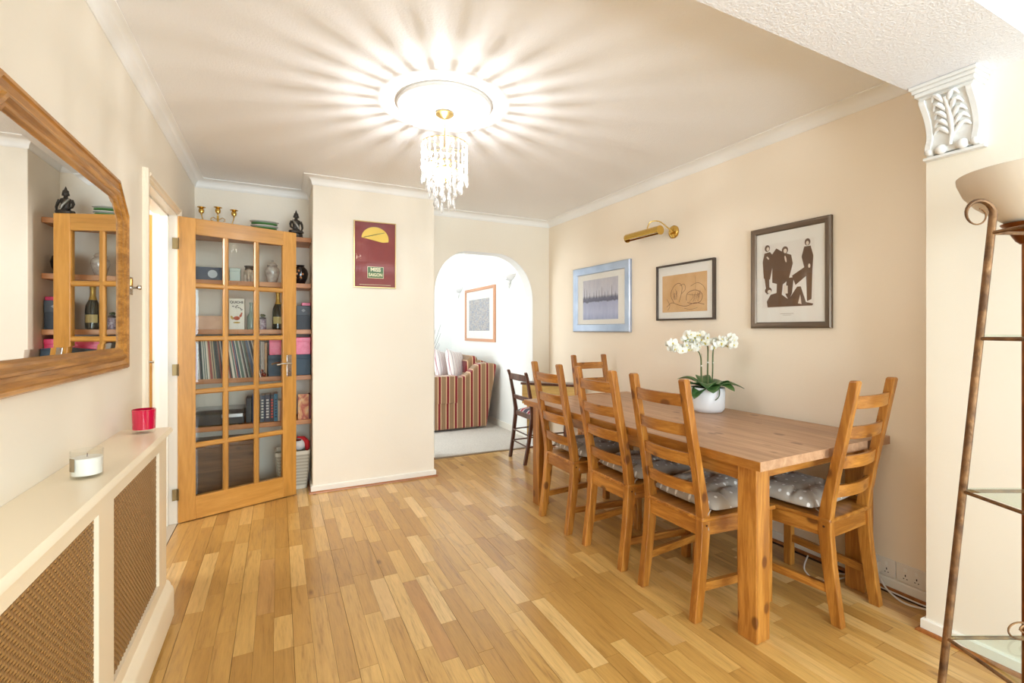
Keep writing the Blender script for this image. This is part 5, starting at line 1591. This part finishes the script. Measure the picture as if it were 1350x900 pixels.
def pillow(mat, loc, rot, lb, sz=.22):
    m = MB()
    def pf(s):
        def f(u, v):
            a, b_ = u * 2 - 1, v * 2 - 1
            e = (max(0, 1 - a ** 4)) ** .5 * (max(0, 1 - b_ ** 4)) ** .5
            return (sz * a * (1 - .07 * (1 - b_ * b_)), s * .065 * e, sz * b_ * (1 - .07 * (1 - a * a)))
        return f
    m.grid(pf(1), 14, 14); m.grid(pf(-1), 14, 14)
    o = m.build('throw_pillow', mat, smooth=True, sharp=80); o.location = loc; o.rotation_euler = rot
    tag(o, lb, 'pillow', 'pillows on the striped sofa'); return o
pillow(PLST, (1.985, SY + .66, .775), (R(-14), R(10), R(48)), 'white striped pillow farther along the sofa, left of the other white one', .21)
pillow(PLST, (2.07, SY + .34, .78), (R(-14), R(9), R(44)), 'white striped pillow nearest the sofa arm', .21)
pillow(PLRD, (1.70, SY + .95, .68), (R(-35), R(0), R(60)), 'red and beige striped pillow low on the sofa seat', .15)

# wall lights and twigs in the sitting room
SCN = P('frosted wall light', S(226, 226, 226), .4)
for yy, zz, lb in ((5.22, 1.90, 'white half-bowl wall uplighter right of the sitting room picture'), (7.05, 1.88, 'white half-bowl wall uplighter left of the sitting room picture')):
    t = thing('wall_light', lb, 'lamp', (2.559, yy, zz), R(-90), 'sitting room wall lights')
    m = MB(); rings = []
    for r_, z in ((.03, -.05), (.09, -.03), (.14, 0), (.15, .03)):
        rings.append([(r_ * math.cos(R(180 + 180 * k / 14)), r_ * .62 * math.sin(R(180 + 180 * k / 14)) - .001, z) for k in range(15)])
    m.loft(rings, caps=False); o = m.build('bowl', SCN, t, smooth=True); sm = o.modifiers.new('thick', 'SOLIDIFY'); sm.thickness = .004
    MB().tube([(0, -.004, -.05), (0, -.03, -.08), (0, -.02, -.14)], [.03, .022, .008], 12).build('bracket', SCN, t, smooth=True)
    point_light('wall_light_bulb', (2.559 - .06, yy, zz + .02), 3, (1, .93, .84), .03)
    MB().lathe([(0, 0), (.015, 0), (.015, .02), (0, .02)], 10, (0, -.06, -.02)).build('bulb', BULB, t)
t = thing('twig_vase', 'grey vase of bare silvery twigs at the far end of the sitting room', 'vase', (2.10, 7.32, .006))
MB().lathe([(0, 0), (.09, 0), (.11, .1), (.10, .4), (.06, .55), (.07, .6), (.055, .6), (.045, .54), (0, .5)], 24).build('vase', P('grey vase', S(150, 150, 154), .4), t, smooth=True)
tw = random.Random(2)
for k in range(12):
    a = tw.uniform(0, 6.28); l_ = tw.uniform(.5, .85)
    MB().tube([(0, 0, .5), (.1 * math.cos(a), .06 * math.sin(a), .5 + l_ * .5), (.24 * math.cos(a), .12 * math.sin(a), .5 + l_)], [.006, .005, .002], 5).build('twig', P('silver twig', S(150, 146, 150), .7), t)
